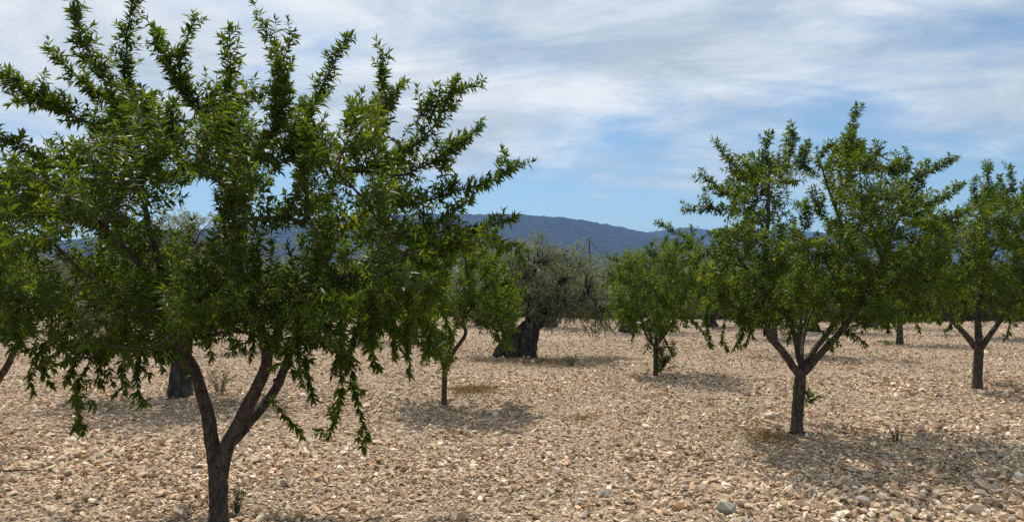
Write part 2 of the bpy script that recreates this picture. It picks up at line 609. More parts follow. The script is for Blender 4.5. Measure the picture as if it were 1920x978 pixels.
def rot_mats(n, tilt):
    yaw = rng.uniform(0, 2 * math.pi, n); a = rng.normal(0, tilt, n); b = rng.normal(0, tilt, n)
    cy_, sy_ = np.cos(yaw), np.sin(yaw)
    Rz = np.zeros((n, 3, 3)); Rz[:, 0, 0] = cy_; Rz[:, 0, 1] = -sy_; Rz[:, 1, 0] = sy_; Rz[:, 1, 1] = cy_; Rz[:, 2, 2] = 1
    Rx = np.zeros((n, 3, 3)); Rx[:, 0, 0] = 1; Rx[:, 1, 1] = np.cos(a); Rx[:, 1, 2] = -np.sin(a); Rx[:, 2, 1] = np.sin(a); Rx[:, 2, 2] = np.cos(a)
    Ry = np.zeros((n, 3, 3)); Ry[:, 1, 1] = 1; Ry[:, 0, 0] = np.cos(b); Ry[:, 0, 2] = np.sin(b); Ry[:, 2, 0] = -np.sin(b); Ry[:, 2, 2] = np.cos(b)
    return Rx @ Ry @ Rz


def scatter(y0, y1, per_m2, smin, med, sig, smax, half=0.78, marg=1.0):
    A = half * (y1 ** 2 - y0 ** 2) + 2 * marg * (y1 - y0)
    n = int(A * per_m2)
    y = np.sqrt(rng.uniform(y0 ** 2, y1 ** 2, n))
    x = rng.uniform(-1, 1, n) * (half * y + marg)
    s = np.clip(np.exp(rng.normal(math.log(med), sig, n)), smin, smax)
    return x, y, s


bands = [('near', scatter(3.6, 7.6, 920, 0.018, 0.038, 0.48, 0.115, 0.72, 1.3)),
         ('mid', scatter(7.6, 13.0, 430, 0.024, 0.045, 0.44, 0.125, 0.72, 1.2)),
         ('far', scatter(13.0, 22, 120, 0.035, 0.060, 0.30, 0.14, 0.73)),
         ('far', scatter(22, 40, 28, 0.05, 0.085, 0.25, 0.18, 0.72))]
# candidates for single stones: largest on screen
hero = None
Vall, Tall, Call, off = [], [], [], 0
hero_objs = []
for bi, (tier, (x, y, s)) in enumerate(bands):
    n = len(x)
    keep_field = (y + 0.22 * x) < 38.3
    x, y, s = x[keep_field], y[keep_field], s[keep_field]
    n = len(x)
    # stones gather in patches: coarse here, fine there
    s = s * np.clip(1 + 0.24 * fbm(x * 1.9, y * 1.9, 21, 3), 0.6, 1.6)
    k = rng.integers(0, 24, n)
    R = rot_mats(n, 0.45)
    c = tones(n) * (1 + 0.07 * fbm(x * 1.1, y * 1.1, 33, 3))[:, None]
    z = gz(x, y) + s * rng.uniform(0.03, 0.30, n)
    single = np.zeros(n, bool)
    if bi == 0:
        q = proj(np.stack((x, y, z), 1))
        vis = (q[:, 0] > 5) & (q[:, 0] < 1915) & (q[:, 1] < 972) & (y > 4.4)
        app = np.where(vis, s / y, 0)
        idx = np.argsort(-app)[:300]
        single[idx] = True
        for ii in idx:
            hero_objs.append((k[ii], R[ii], (x[ii], y[ii], z[ii]), s[ii], c[ii]))
    for kk in range(24):
        m = (k == kk) & ~single
        if not m.any():
            continue
        pv, pt = PROTO[tier][kk]
        vv = np.einsum('nij,vj->nvi', R[m], pv) * s[m][:, None, None] + np.stack((x[m], y[m], z[m]), 1)[:, None, :]
        nn = m.sum()
        Vall.append(vv.reshape(-1, 3))
        Tall.append((pt[None] + (np.arange(nn) * len(pv))[:, None, None]).reshape(-1, 3) + off)
        Call.append(np.repeat(c[m], len(pv), axis=0))
        off += nn * len(pv)
field_stones = add('loose_stones', mesh_np('loose_stones', np.vstack(Vall), [np.vstack(Tall)], False, colattr=np.vstack(Call)), M['stone'], ground, kind='stuff')

hero_me = []
for kk in range(24):
    pv, pt = hull_stone(12, 9000 + kk, (0.28, 0.58))
    t = tones(1)[0]
    me = mesh_np('stone', pv, [pt], False, colattr=np.repeat(t[None], len(pv), 0))
    me.materials.append(M['stone'])
    hero_me.append(me)
for kk, R, loc, s, c in hero_objs:
    o = add('stone', hero_me[int(kk)], None, ground)
    m4 = Matrix([list(r) + [0] for r in (R * s)] + [[0, 0, 0, 1]])
    m4.translation = Vector(loc)
    o.matrix_local = m4


def rock(px, py, w, h, seed, tone, label, rz=0.0, flat=(0.5, 0.8)):
    g = G(px, py)
    pv, pt = hull_stone(18, seed, flat)
    bm = bmesh.new()
    vs_ = [bm.verts.new(p) for p in pv]
    for t in pt:
        bm.faces.new([vs_[a] for a in t])
    me = bpy.data.meshes.new('rock'); bm.to_mesh(me); bm.free()
    a = me.attributes.new('tone', 'FLOAT_COLOR', 'POINT')
    a.data.foreach_set('color', np.tile(np.array((*tone, 1), np.float32), len(me.vertices)))
    size = w / F * g[1]
    e = pv.max(0) - pv.min(0)
    o = add('rock', me, M['stone'], None, (g[0], g[1] + size * 0.2, g[2] + h / F * g[1] * 0.28), label=label, category='rock', group='bigger rocks among the gravel')
    o.scale = (size / e[0], size * 0.8 / e[1], h / F * g[1] / e[2])
    o.rotation_euler = (0, 0, rz)
    return o


rock(1363, 958, 40, 32, 501, (0.38, 0.36, 0.285), 'grey blocky rock on the gravel at the bottom edge')
rock(1855, 924, 42, 22, 502, (0.47, 0.36, 0.25), 'rounded tan rock in the shade near the bottom right corner')
rock(1838, 964, 44, 22, 503, (0.44, 0.34, 0.24), 'brown slanted rock in the bottom right corner, below the rounded tan one')
rock(1130, 920, 26, 16, 504, (0.44, 0.41, 0.34), 'pale grey flat rock on the gravel right of the bottom centre')
rock(1450, 790, 28, 12, 505, (0.60, 0.53, 0.42), 'cream flat rock left of the slim trunk of the right hand almond tree')
rock(162, 938, 24, 18, 506, (0.45, 0.31, 0.20), 'reddish brown upright rock at the lower left, left of the forked trunk', flat=(0.7, 0.9))

# ------------------------------------------------------------------ trees
GA = math.radians(137.5)
LEAF_W = 0.29


class Tree:
    def __init__(s, poly, seed):
        s.pos = []; s.par = []; s.tan = []
        s.paths = []          # (node indices, kind)
        s.leaf_runs = []      # (points, from fraction)
        s.poly = poly
        s.r = np.random.default_rng(seed)

    def path(s, pts, attach, kind):
        idx = [] if attach is None else [attach]
        pts = np.asarray(pts)
        t = unit(np.gradient(pts, axis=0))
        start = 0 if attach is None else 1
        for q in range(start, len(pts)):
            s.pos.append(pts[q]); s.tan.append(t[q])
            s.par.append(idx[-1] if idx else -1)
            idx.append(len(s.pos) - 1)
        s.paths.append((idx, kind))
        return idx

    def nearest(s, p, lift=0.6, ok=None):
        A = s._A
        d = A - p
        c = np.linalg.norm(d, axis=1) + lift * np.maximum(0, d[:, 2])
        if ok is not None:
            c = np.where(ok, c, 1e9)
        return int(np.argmin(c))

    def refresh(s):
        s._A = np.array(s.pos)

    def bez(s, a, p, step, sag=0.0, wob=0.03):
        A = s.pos[a]; t = s.tan[a]
        L = np.linalg.norm(p - A)
        n = max(3, int(L / step))
        u = np.linspace(0, 1, n + 1)[:, None]
        side = unit(p - A)
        c = A + unit(side * 0.75 + t * 0.55 + np.array((0, 0, 0.12 + sag))) * L * 0.5
        pts = (1 - u) ** 2 * A + 2 * u * (1 - u) * c + u ** 2 * p
        w = np.cumsum(s.r.normal(0, wob * step, pts.shape), axis=0)
        w -= u * w[-1]
        return pts + w * np.minimum(1, 4 * u * (1 - u) + 0.05)

    def shoot(s, a, d, L, bend, n=5):
        """leafy shoot from node a in direction d"""
        A = s.pos[a]
        u = np.linspace(0, 1, n + 1)[:, None]
        pts = A + unit(d) * L * u + np.array((0, 0, 1.0)) * bend * L * u ** 2
        pts[1:] += s.r.normal(0, 0.02 * L, (n, 3))
        return pts


def leaf_arrays(runs, spacing, length, r, droop=0.10, ang=(40, 80)):
    """leaf bases, directions, normals, lengths along the given runs"""
    Ps, Ds, Ns, Ls, Tp = [], [], [], [], []
    for pts, f0, dens in runs:
        dr = droop + 0.75 * max(0.0, (pts[0][2] - pts[-1][2]) / (np.linalg.norm(pts[0] - pts[-1]) + 1e-6))
        seg = np.linalg.norm(np.diff(pts, axis=0), axis=1)
        s = np.concatenate(([0], np.cumsum(seg)))
        n = int(s[-1] * (1 - f0) / (spacing / dens))
        if n < 1:
            continue
        ss = np.sort(s[-1] * f0 + (s[-1] * (1 - f0)) * (np.arange(n) + r.uniform(0, 1, n)) / n)
        nc = max(2, int(s[-1] / 0.034))
        cl = (np.arange(nc) + r.uniform(0.1, 0.9, nc)) / nc * s[-1]
        mv = r.uniform(0, 1, n) < 0.65
        ss = np.where(mv, cl[np.argmin(np.abs(ss[:, None] - cl[None]), 1)] + r.normal(0, 0.004, n), ss)
        ss = np.sort(np.clip(ss, s[-1] * f0, s[-1]))
        n += 4
        ss = np.concatenate((ss, np.full(4, s[-1] * 0.995)))
        p = np.stack([np.interp(ss, s, pts[:, c]) for c in range(3)], 1)
        t = unit(np.gradient(pts, axis=0))
        t = unit(np.stack([np.interp(ss, s, t[:, c]) for c in range(3)], 1))
        a = np.where(np.abs(t[:, 2:3]) < 0.9, np.array((0, 0, 1.0)), np.array((1.0, 0, 0)))
        u = unit(np.cross(t, a)); w = np.cross(t, u)
        th = np.arange(n) * GA + r.uniform(0, 6.28) + r.normal(0, 0.4, n)
        rad = np.cos(th)[:, None] * u + np.sin(th)[:, None] * w
        al = np.radians(r.uniform(*ang, n))
        al[-4:] = np.radians(r.uniform(10, 40, 4))
        d = unit(t * np.cos(al)[:, None] + rad * np.sin(al)[:, None] + np.array((0, 0, -dr)) + r.normal(0, 0.14, (n, 3)))
        nm = t + r.normal(0, 0.45, (n, 3)) + np.array((0, 0, 0.25))
        nm = unit(nm - (nm * d).sum(1, keepdims=True) * d)
        ln = length * r.uniform(0.5, 1.22, n) * (0.8 + 0.2 * np.sin(math.pi * np.clip((ss / s[-1]), 0, 1)))
        Ps.append(p); Ds.append(d); Ns.append(nm); Ls.append(ln); Tp.append(np.full(n, r.uniform(0, 1)))
    return [np.concatenate(a) for a in (Ps, Ds, Ns, Ls, Tp)]


LEAF_FULL = (np.array([(0, 0, 0), (.30, .5, .10), (.30, 0, 0), (.30, -.5, .10), (.66, .40, .05), (.66, 0, -.04), (.66, -.40, .05), (1, 0, -.16)]),
             np.array([(1, 4, 5, 2), (2, 5, 6, 3)]), np.array([(0, 1, 2), (0, 2, 3), (4, 7, 5), (5, 7, 6)]))
LEAF_KITE = (np.array([(0, 0, 0), (.42, .5, .05), (.5, 0, -.03), (.42, -.5, .05), (1, 0, -.12)]),
             np.zeros((0, 4), int), np.array([(0, 1, 2), (0, 2, 3), (1, 4, 2), (2, 4, 3)]))


LEAF_BLADE = (np.array([(0, 0, 0), (.45, .5, .05), (.45, -.5, .05), (1, 0, -.10)]),
              np.zeros((0, 4), int), np.array([(0, 3, 1), (0, 2, 3)]))


def leaf_mesh(name, arr, ratio, shape, r):
    p, d, n, l, tp = arr
    LV, LQ, LT = shape
    side = np.cross(n, d)
    k = len(p)
    wd = l * ratio * r.uniform(0.8, 1.2, k)
    cur = r.uniform(0.2, 1.9, k)
    V = (p[:, None, :] + LV[None, :, 0, None] * (l[:, None] * d)[:, None, :]
         + LV[None, :, 1, None] * (wd[:, None] * side)[:, None, :]
         + (LV[None, :, 2] * np.where(LV[None, :, 1] != 0, 1.0, cur[:, None]))[:, :, None] * (np.where(True, l, l)[:, None] * n)[:, None, :])
    m = len(LV)
    o = (np.arange(k) * m)[:, None, None]
    rv = np.clip(0.55 * tp + 0.45 * r.uniform(0, 1, k) - 0.05 + (r.uniform(0, 1, k) > 0.985) * 0.5, 0, 1)
    return mesh_np(name, V.reshape(-1, 3), [(LQ[None] + o).reshape(-1, 4), (LT[None] + o).reshape(-1, 3)], True, np.repeat(rv, m)), rv


def fruit_mesh():
    prof = [(0.0, 0.002), (0.1, 0.42), (0.3, 0.86), (0.5, 1.0), (0.7, 0.85), (0.88, 0.5), (1.0, 0.02)]
    n = 8
    V = []
    for h, rr in prof:
        for q in range(n):
            t = 2 * math.pi * q / n
            V.append((rr * 0.0115 * math.cos(t), rr * 0.0085 * math.sin(t), -h * 0.034))
    V = np.array(V)
    i = np.arange(len(prof) - 1)[:, None] * n; j = np.arange(n)[None, :]
    Q = np.stack((i + j, i + n + j, i + n + (j + 1) % n, i + (j + 1) % n), -1).reshape(-1, 4)
    me = mesh_np('almond_fruit', V, [Q])
    me.materials.append(M['almond_fruit'])
    return me


FRUIT = fruit_mesh()


def almond(base_px, trunk_px, limbs, poly, shoots, seed, label, group, trunk_r, nb, depth, leaf_len, spacing, shape, dens=1.0,
           sides=14, crown_z=None, fill_len=(0.12, 0.34), single_leaves=0, fruits=(), nfruit=0, extra_twigs=(), step2=0.075, zmin=0.5, branch_parts=12, Y0=None, base_xy=None, droop_z=1.25, tipr=0.0016, nsh=2.3, leaf='almond_leaf', knots=0):
    """an almond tree grown into the outline seen in the photo; limb points are (px, py, metres behind the trunk)"""
    g = G(*base_px) if base_xy is None else np.array((base_xy[0], base_xy[1], float(gz(*base_xy))))
    Yb = g[1]
    T = Tree(poly, seed); r = T.r
    root = add('almond_tree', None, loc=g, label=label, category='almond tree', group=group)

    def W(q):
        return P(q[0], q[1], Yb + (q[2] if len(q) > 2 else 0))

    # trunk
    tp = np.vstack([g + np.array((0, 0, -0.06))] + [W(q)[None] for q in trunk_px])
    tp = catmull(tp, 0.04)
    tr = np.interp(np.linspace(0, 1, len(tp)), [0, 0.12, 0.3, 0.85, 1], [trunk_r * 1.75, trunk_r * 1.15, trunk_r, trunk_r * 1.0, trunk_r * 0.80])
    V, Q, Tr = tube(tp, tr, sides, 0.075, seed)
    add('trunk', mesh_np('trunk', V - g, [Q, Tr]), M['almond_bark'], root)
    trunk_idx = T.path(tp, None, 'trunk')
    # limbs
    limb_idx = []
    for li, (pts, r0, r1) in enumerate(limbs):
        lp = catmull(np.array([W(q) for q in pts]), 0.05)
        lp[1:-1] += np.cumsum(r.normal(0, 0.0025, (len(lp) - 2, 3)), 0)
        T.refresh()
        a = T.nearest(lp[0], 0)
        idx = T.path(np.vstack((T.pos[a][None], lp)), a, 'limb')
        limb_idx += idx[2:]
        lr = np.interp(np.linspace(0, 1, len(lp)), [0, 0.5, 1], [r0, r0 * 0.45 + r1 * 0.55, r1])
        V, Q, Tr = tube(lp, lr, max(8, sides - 2), 0.07, seed + li * 3.3)
        add('limb', mesh_np('limb', V - g, [Q, Tr]), M['almond_bark'], root)
    if knots:
        A0 = np.array(T.pos)
        for q in r.choice(np.array(trunk_idx[3:] + limb_idx[:int(len(limb_idx) * 0.45)]), knots, replace=False):
            tt = T.tan[q]
            a_ = r.normal(size=3) + np.array((0, -1.1, 0)); a_ = unit(a_ - np.dot(a_, tt) * tt)
            k_ = r.uniform(0.012, 0.02)
            reach = trunk_r * (0.9 if q in trunk_idx else 0.52)
            c0 = A0[q] + a_ * reach * 0.6
            V, Q, Tr = tube(np.array([c0, c0 + a_ * reach * 0.32, c0 + a_ * (reach * 0.4 + 0.006) + tt * .006, c0 + a_ * (reach * 0.4 + 0.009) + tt * .008]), [k_ * 1.9, k_ * 1.35, k_, k_ * 0.6], 8, 0.12, q)
            add('knot', mesh_np('knot', V - g, [Q, Tr]), M['almond_bark'], root)
    T.refresh()
    start_ok = len(trunk_idx)
    # secondary branches: outline ones first, then a fill of the crown volume
    targets = []
    for sh in shoots:
        b, t = sh[0], sh[1]
        dy = sh[2] if len(sh) > 2 else r.uniform(-0.35, 0.35) * depth
        targets.append((P(b[0], b[1], Yb + dy * 0.7), P(t[0], t[1], Yb + dy)))
    pol = np.array(poly, float)
    cpx = pol.mean(0)
    cw = W((cpx[0], cpx[1], 0))
    wx = (pol[:, 0].max() - pol[:, 0].min()) / F * Yb * 0.5
    wz = (pol[:, 1].max() - pol[:, 1].min()) / F * Yb * 0.5
    midx = W(((pol[:, 0].max() + pol[:, 0].min()) / 2, (pol[:, 1].max() + pol[:, 1].min()) / 2, 0))
    cand = midx + r.uniform(-1, 1, (nb * 40, 3)) * np.array((wx * 1.25, depth, wz * 1.25))
    e = (cand - midx) / np.array((wx * 1.22, depth, wz * 1.25))
    ok = ((np.abs(e) ** 3.6).sum(1) < 1) & in_poly(proj(cand), pol) & (cand[:, 2] > zmin)
    cand = cand[ok]
    chosen = []
    mind = (wx * 2 * depth * 2 * wz * 2 / nb) ** (1 / 3) * 0.62
    for c in cand:
        if len(chosen) >= nb:
            break
        if all(np.dot(c - q, c - q) > mind * mind for q in chosen):
            chosen.append(c)
    limbA = T._A[start_ok:]
    chosen.sort(key=lambda c: np.min(np.linalg.norm(limbA - c, axis=1)))
    level1 = []
    allow = np.zeros(len(T.pos), bool); allow[start_ok:] = True
    for c in chosen:
        T.refresh()
        allow = np.concatenate((allow, np.ones(len(T.pos) - len(allow), bool)))
        a = T.nearest(c, 0.7, allow)
        level1.append(T.path(T.bez(a, c, 0.06, 0.1 if c[2] > droop_z else 0.35), a, 'branch'))
    for b, t in targets:
        T.refresh()
        allow = np.concatenate((allow, np.ones(len(T.pos) - len(allow), bool)))
        a = T.nearest(b, 0.5, allow)
        idx = T.path(T.bez(a, b, 0.06), a, 'branch')
        e0 = idx[-1]
        hang = t[2] < b[2] - 0.05
        L = np.linalg.norm(t - b)
        pts = T.bez(e0, t, 0.04, -0.25 if not hang else 0.1, 0.16)
        i2 = T.path(pts, e0, 'branch')
        T.leaf_runs.append((pts, 0.06, 1.5 * dens))
        # side shoots along the outline shoot
        m = len(pts)
        for q in range(1, m - 1):
            for _ in range(1 if hang else 2):
                if r.uniform() > (0.5 if hang else 0.85):
                    continue
                tt = unit(pts[min(q + 1, m - 1)] - pts[q - 1])
                d = unit(tt * 1.0 + unit(r.normal(size=3)) * (1.2 if hang else 0.95) + np.array((0, 0, -0.1 if hang else 0.25)))
                l2 = r.uniform(0.04, 0.16) if hang else r.uniform(0.04, 0.15) * (1.2 - 0.6 * q / m) * (1.9 if r.uniform() < 0.14 else 1.0)
                sp_ = T.shoot(i2[q], d, l2, 0.1 if not hang else -0.2, 3)
                T.path(sp_, i2[q], 'twig')
                T.leaf_runs.append((sp_, 0.15, 1.0 * dens))
        level1.append(idx)
    # leafy shoots on branches and on the outer part of the limbs
    dil = pol - cpx
    dil = cpx + dil * (1 + 14.0 / (np.abs(dil).max(1, keepdims=True) + 1))
    base_nodes = []
    stepn = max(1, int(round(step2 / 0.06)))
    for idx in level1:
        pts = np.array([T.pos[q] for q in idx])
        base_nodes += [(q, k / len(idx)) for k, q in enumerate(idx)][2::stepn]
        if len(pts) > 3:
            T.leaf_runs.append((pts, 0.35, 0.7 * dens))
    base_nodes += [(q, 0.5) for k, q in enumerate(limb_idx) if k % (stepn * 2) == 0 and T.pos[q][2] > zmin + 0.25]
    for q, f in base_nodes:
        p = T.pos[q]; tt = T.tan[q]
        for _ in range(int(nsh + r.uniform())):
            rad = r.normal(size=3); rad = unit(rad - np.dot(rad, tt) * tt)
            low = p[2] < droop_z
            up = -0.45 if (low and r.uniform() < 0.7) else 0.45
            d = unit(0.55 * tt + 0.85 * rad + np.array((0, 0, up)))
            L = r.uniform(*fill_len)
            pts = T.shoot(q, d, L, 0.25 if up > 0 else -0.2, 4)
            if not in_poly(proj(pts[-1]), dil)[0] or pts[-1][2] < zmin * 0.8:
                L *= 0.35
                pts = T.shoot(q, d, L, 0.1, 3)
                if not in_poly(proj(pts[-1]), dil)[0]:
                    continue
            T.path(pts, q, 'twig')
            T.leaf_runs.append((pts, 0.1, dens))
    for pts in extra_twigs:
        pp = catmull(np.array([W(q) for q in pts]), 0.06)
        T.refresh()
        a = T.nearest(pp[0], 0)
        T.path(np.vstack((T.pos[a][None], pp)), a, 'twig')
    # radii by the pipe model
    n = len(T.pos)
    cnt = np.zeros(n); par = np.array(T.par)
    haschild = np.zeros(n, bool); haschild[par[par >= 0]] = True
    cnt[~haschild] = 1
    for q in range(n - 1, -1, -1):
        if par[q] >= 0:
            cnt[par[q]] += cnt[q]
    rad = tipr * np.maximum(cnt, 1) ** 0.44
    rad = np.minimum(rad, trunk_r * 0.42)
    A = np.array(T.pos)
    big, small = [], []
    for idx, kind in T.paths:
        if kind in ('trunk', 'limb') or len(idx) < 2:
            continue
        rr = rad[idx].copy(); rr[0] = rr[1]
        rr = rr * np.linspace(1.0, 0.85, len(rr))
        if kind == 'branch':
            big.append((rr[0], A[idx], rr))
        else:
            small.append((A[idx], rr))
    big.sort(key=lambda b: -b[0] * len(b[1]))
    for _, pts, rr in big[:branch_parts]:
        V, Q, Tr = tube(pts, rr, 7, 0.06, seed)
        add('branch', mesh_np('branch', V - g, [Q, Tr]), M['twig_bark'], root)
    tubes = [tube(pts, rr, 5) for _, pts, rr in big[branch_parts:]] + [tube(pts[[0, len(pts) // 2, -1]], rr[[0, len(pts) // 2, -1]], 3, cap=False) for pts, rr in small]
    V, Fs = join(tubes)
    add('twigs', mesh_np('twigs', V - g, Fs), M['twig_bark'], root, kind='stuff')
    # leaves
    arr = leaf_arrays(T.leaf_runs, spacing, leaf_len, r)
    nl = len(arr[0])
    if single_leaves:
        q = proj(arr[0]); dist = arr[0][:, 1]
        fc = np.abs((unit(arr[0] - np.array((0, 0, EYE))) * arr[2]).sum(1))
        vis = (q[:, 0] > 5) & (q[:, 0] < 1915) & (q[:, 1] > 5) & (q[:, 1] < 970)
        sc_ = np.where(vis, arr[3] / dist * (0.35 + fc), 0)
        pick = np.argsort(-sc_)[:single_leaves]
        mask = np.zeros(nl, bool); mask[pick] = True
        singles = [a[mask] for a in arr]
        arr = [a[~mask] for a in arr]
    arr[0] = arr[0] - g
    if shape is LEAF_FULL:            # nearer half of the crown with the finer blade, all in one mesh
        near = arr[0][:, 1] < -0.3
        m1, _ = leaf_mesh('crown', [a[near] for a in arr], LEAF_W, LEAF_KITE, r)
        m2, _ = leaf_mesh('crown_back', [a[~near] for a in arr], LEAF_W, LEAF_BLADE, r)
        bm = bmesh.new(); bm.from_mesh(m1); bm.from_mesh(m2); bm.to_mesh(m1); bm.free()
        bpy.data.meshes.remove(m2)
        me = m1
    else:
        me, _ = leaf_mesh('crown', arr, LEAF_W, shape, r)
    crown = add('crown', me, M[leaf], root, kind='stuff')
    if single_leaves:
        protos = []
        for k in range(10):
            one = [np.zeros((1, 3)), np.array([(1.0, 0, 0)]), np.array([(0, 0, 1.0)]), np.ones(1), np.array([k / 10])]
            pm, _ = leaf_mesh('leaf', one, LEAF_W, LEAF_FULL, r)
            pm.materials.append(M['almond_leaf']); protos.append(pm)
        for p, d, nn, l, tpv in zip(*singles):
            o = add('leaf', protos[int(tpv * 9.99)], None, crown)
            sd_ = np.cross(nn, d)
            mm = Matrix([[d[c] * l, sd_[c] * l, nn[c] * l, 0] for c in range(3)] + [[0, 0, 0, 1]])
            mm.translation = Vector(p - g)
            o.matrix_local = mm
    # fruits hang from twigs
    if len(fruits) or nfruit:
        tw = np.array([A[idx[-1]] * 0.5 + A[idx[len(idx) // 2]] * 0.5 for idx, kind in T.paths if kind in ('twig', 'branch')])
        q = proj(tw)
        spots = []
        for fx, fy in fruits:
            dpx = np.hypot(q[:, 0] - fx, q[:, 1] - fy) + 14 * (tw[:, 1] - tw[:, 1].min())
            spots.append(tw[int(np.argmin(dpx))])
        for kq in r.choice(len(tw), nfruit, replace=False):
            spots.append(tw[kq])
        for s_ in spots:
            o = add('almond_fruit', FRUIT, None, root, Vector(s_ - g))
            o.rotation_euler = (r.normal(0, 0.35), r.normal(0, 0.35), r.uniform(0, 6.28))
    print(label, 'leaves', nl, 'nodes', n)
    return root


ALM = 'almond trees of the orchard'
almond((409, 988), [(409, 930, 0), (408, 872, 0)],
       [([(405, 892, 0.0), (399, 838, -.02), (386, 760, -.05), (366, 690, -.08), (335, 640, -.1), (318, 560, -.12), (295, 480, -.15), (272, 400, -.2), (260, 300, -.25), (258, 230, -.2)], 0.050, 0.006),
        ([(411, 895, -.0), (424, 838, -.03), (448, 790, -.06), (488, 715, -.16), (500, 670, -.22), (480, 590, -.3), (455, 520, -.35), (440, 440, -.35), (434, 340, -.3), (434, 270, -.25)], 0.056, 0.006),
        ([(436, 826, .0), (478, 775, .10), (512, 725, .2), (545, 640, .32), (585, 520, .45), (630, 430, .5), (680, 390, .5), (735, 330, .5)], 0.038, 0.011),
        ([(500, 670, -.22), (530, 600, -.35), (600, 540, -.5), (700, 500, -.55), (790, 470, -.5)], 0.024, 0.009),
        ([(335, 640, -.1), (260, 590, .15), (170, 520, .3), (80, 440, .35), (0, 390, .35)], 0.026, 0.009),
        ([(455, 520, -.35), (420, 420, -.1), (445, 290, .2), (380, 225, .3), (310, 120, .3)], 0.020, 0.007),
        ([(318, 560, -.12), (240, 470, -.5), (140, 380, -.7), (60, 330, -.7)], 0.020, 0.008)],
       [(-70, 400), (0, 330), (60, 250), (110, 240), (130, 290), (180, 230), (220, 170), (290, 170), (330, 230), (380, 240), (400, 170), (440, 130), (530, 140), (550, 210), (580, 290), (620, 250), (650, 180), (700, 180), (720, 250), (780, 235), (750, 290), (720, 325), (770, 350), (830, 340), (800, 420), (835, 500), (810, 550),
        (820, 620), (770, 640), (730, 620), (680, 660), (600, 640), (540, 655), (480, 650), (420, 625), (350, 650), (290, 672), (200, 665), (130, 680), (60, 660), (-60, 620)],
       [((300, 235), (84, 92), .1), ((205, 160), (146, -6), .1), ((262, 190), (252, -16), .0), ((430, 270), (290, 52), .25), ((372, 190), (366, 32), .1),
        ((435, 300), (430, 50), -.3), ((480, 280), (496, 46), -.2), ((530, 240), (552, 60), .0), ((560, 290), (656, 66), .2), 
        ((640, 310), (716, 98), .3), ((650, 320), (858, 146), .3), ((780, 230), (902, 162), .35), ((720, 255), (762, 155), .2), ((730, 330), (902, 232), .5), ((700, 390), (980, 306), .4),
        ((830, 330), (870, 262), .4), ((800, 420), (884, 366), .2), ((740, 440), (962, 408), .1), ((800, 490), (930, 445), -.2), ((880, 440), (985, 468), .0),
        ((250, 270), (2, 143), .1), ((130, 205), (20, 195), .1), ((230, 310), (-40, 235), -.1), ((200, 360), (-60, 300), -.3), ((130, 350), (20, 290), -.5), ((160, 400), (-80, 370), .1),
        ((250, 240), (190, 110), -.1), ((360, 290), (330, 190), -.6), ((520, 310), (585, 190), -.5), ((560, 350), (600, 250), -.7), ((250, 330), (170, 240), -.7),
        ((618, 640), (616, 816), -.2), ((676, 600), (692, 822), -.3), ((768, 590), (768, 702), -.4), ((822, 570), (834, 692), -.1), ((272, 650), (268, 756), -.4),
        ((196, 650), (154, 812), -.5), ((110, 630), (60, 735), -.5), ((150, 650), (128, 705), -.2), ((575, 640), (585, 735), -.2), ((730, 560), (740, 668), .1),
        ((240, 640), (226, 700), .1), ((512, 752), (566, 818), .1), ((450, 600), (470, 668), -.6), ((400, 610), (395, 668), -.5), ((310, 620), (305, 690), -.1),
        ((640, 600), (650, 690), -.6), ((60, 600), (20, 660), -.5), ((90, 640), (96, 720), -.3), ((180, 650), (190, 720), -.3), ((800, 600), (806, 660), -.3), ((700, 620), (712, 690), .0), ((540, 640), (548, 700), -.4),
        ((360, 560), (350, 645), -.7), ((440, 560), (440, 655), -.8), ((500, 560), (518, 655), -.8), ((560, 580), (560, 672), -.7), ((620, 560), (640, 655), -.8), ((300, 570), (290, 662), -.7),
        ((220, 570), (210, 662), -.8), ((130, 570), (110, 655), -.7), ((700, 540), (700, 645), -.6), ((760, 540), (780, 625), -.5), ((60, 560), (40, 645), -.7), ((480, 520), (470, 605), -.9), ((390, 520), (382, 612), -.9)],
       11, 'large almond tree with a forked trunk in the left foreground', ALM,
       0.060, 114, 1.25, 0.070, 0.0066, LEAF_FULL, sides=22, nsh=1.75, knots=16, single_leaves=300, tipr=0.0017,
       fruits=[(600, 318), (530, 345), (115, 375), (97, 398), (735, 560), (905, 408), (930, 425), (330, 275), (370, 278), (312, 143), (385, 235), (250, 465), (160, 520), (640, 300)], nfruit=22)

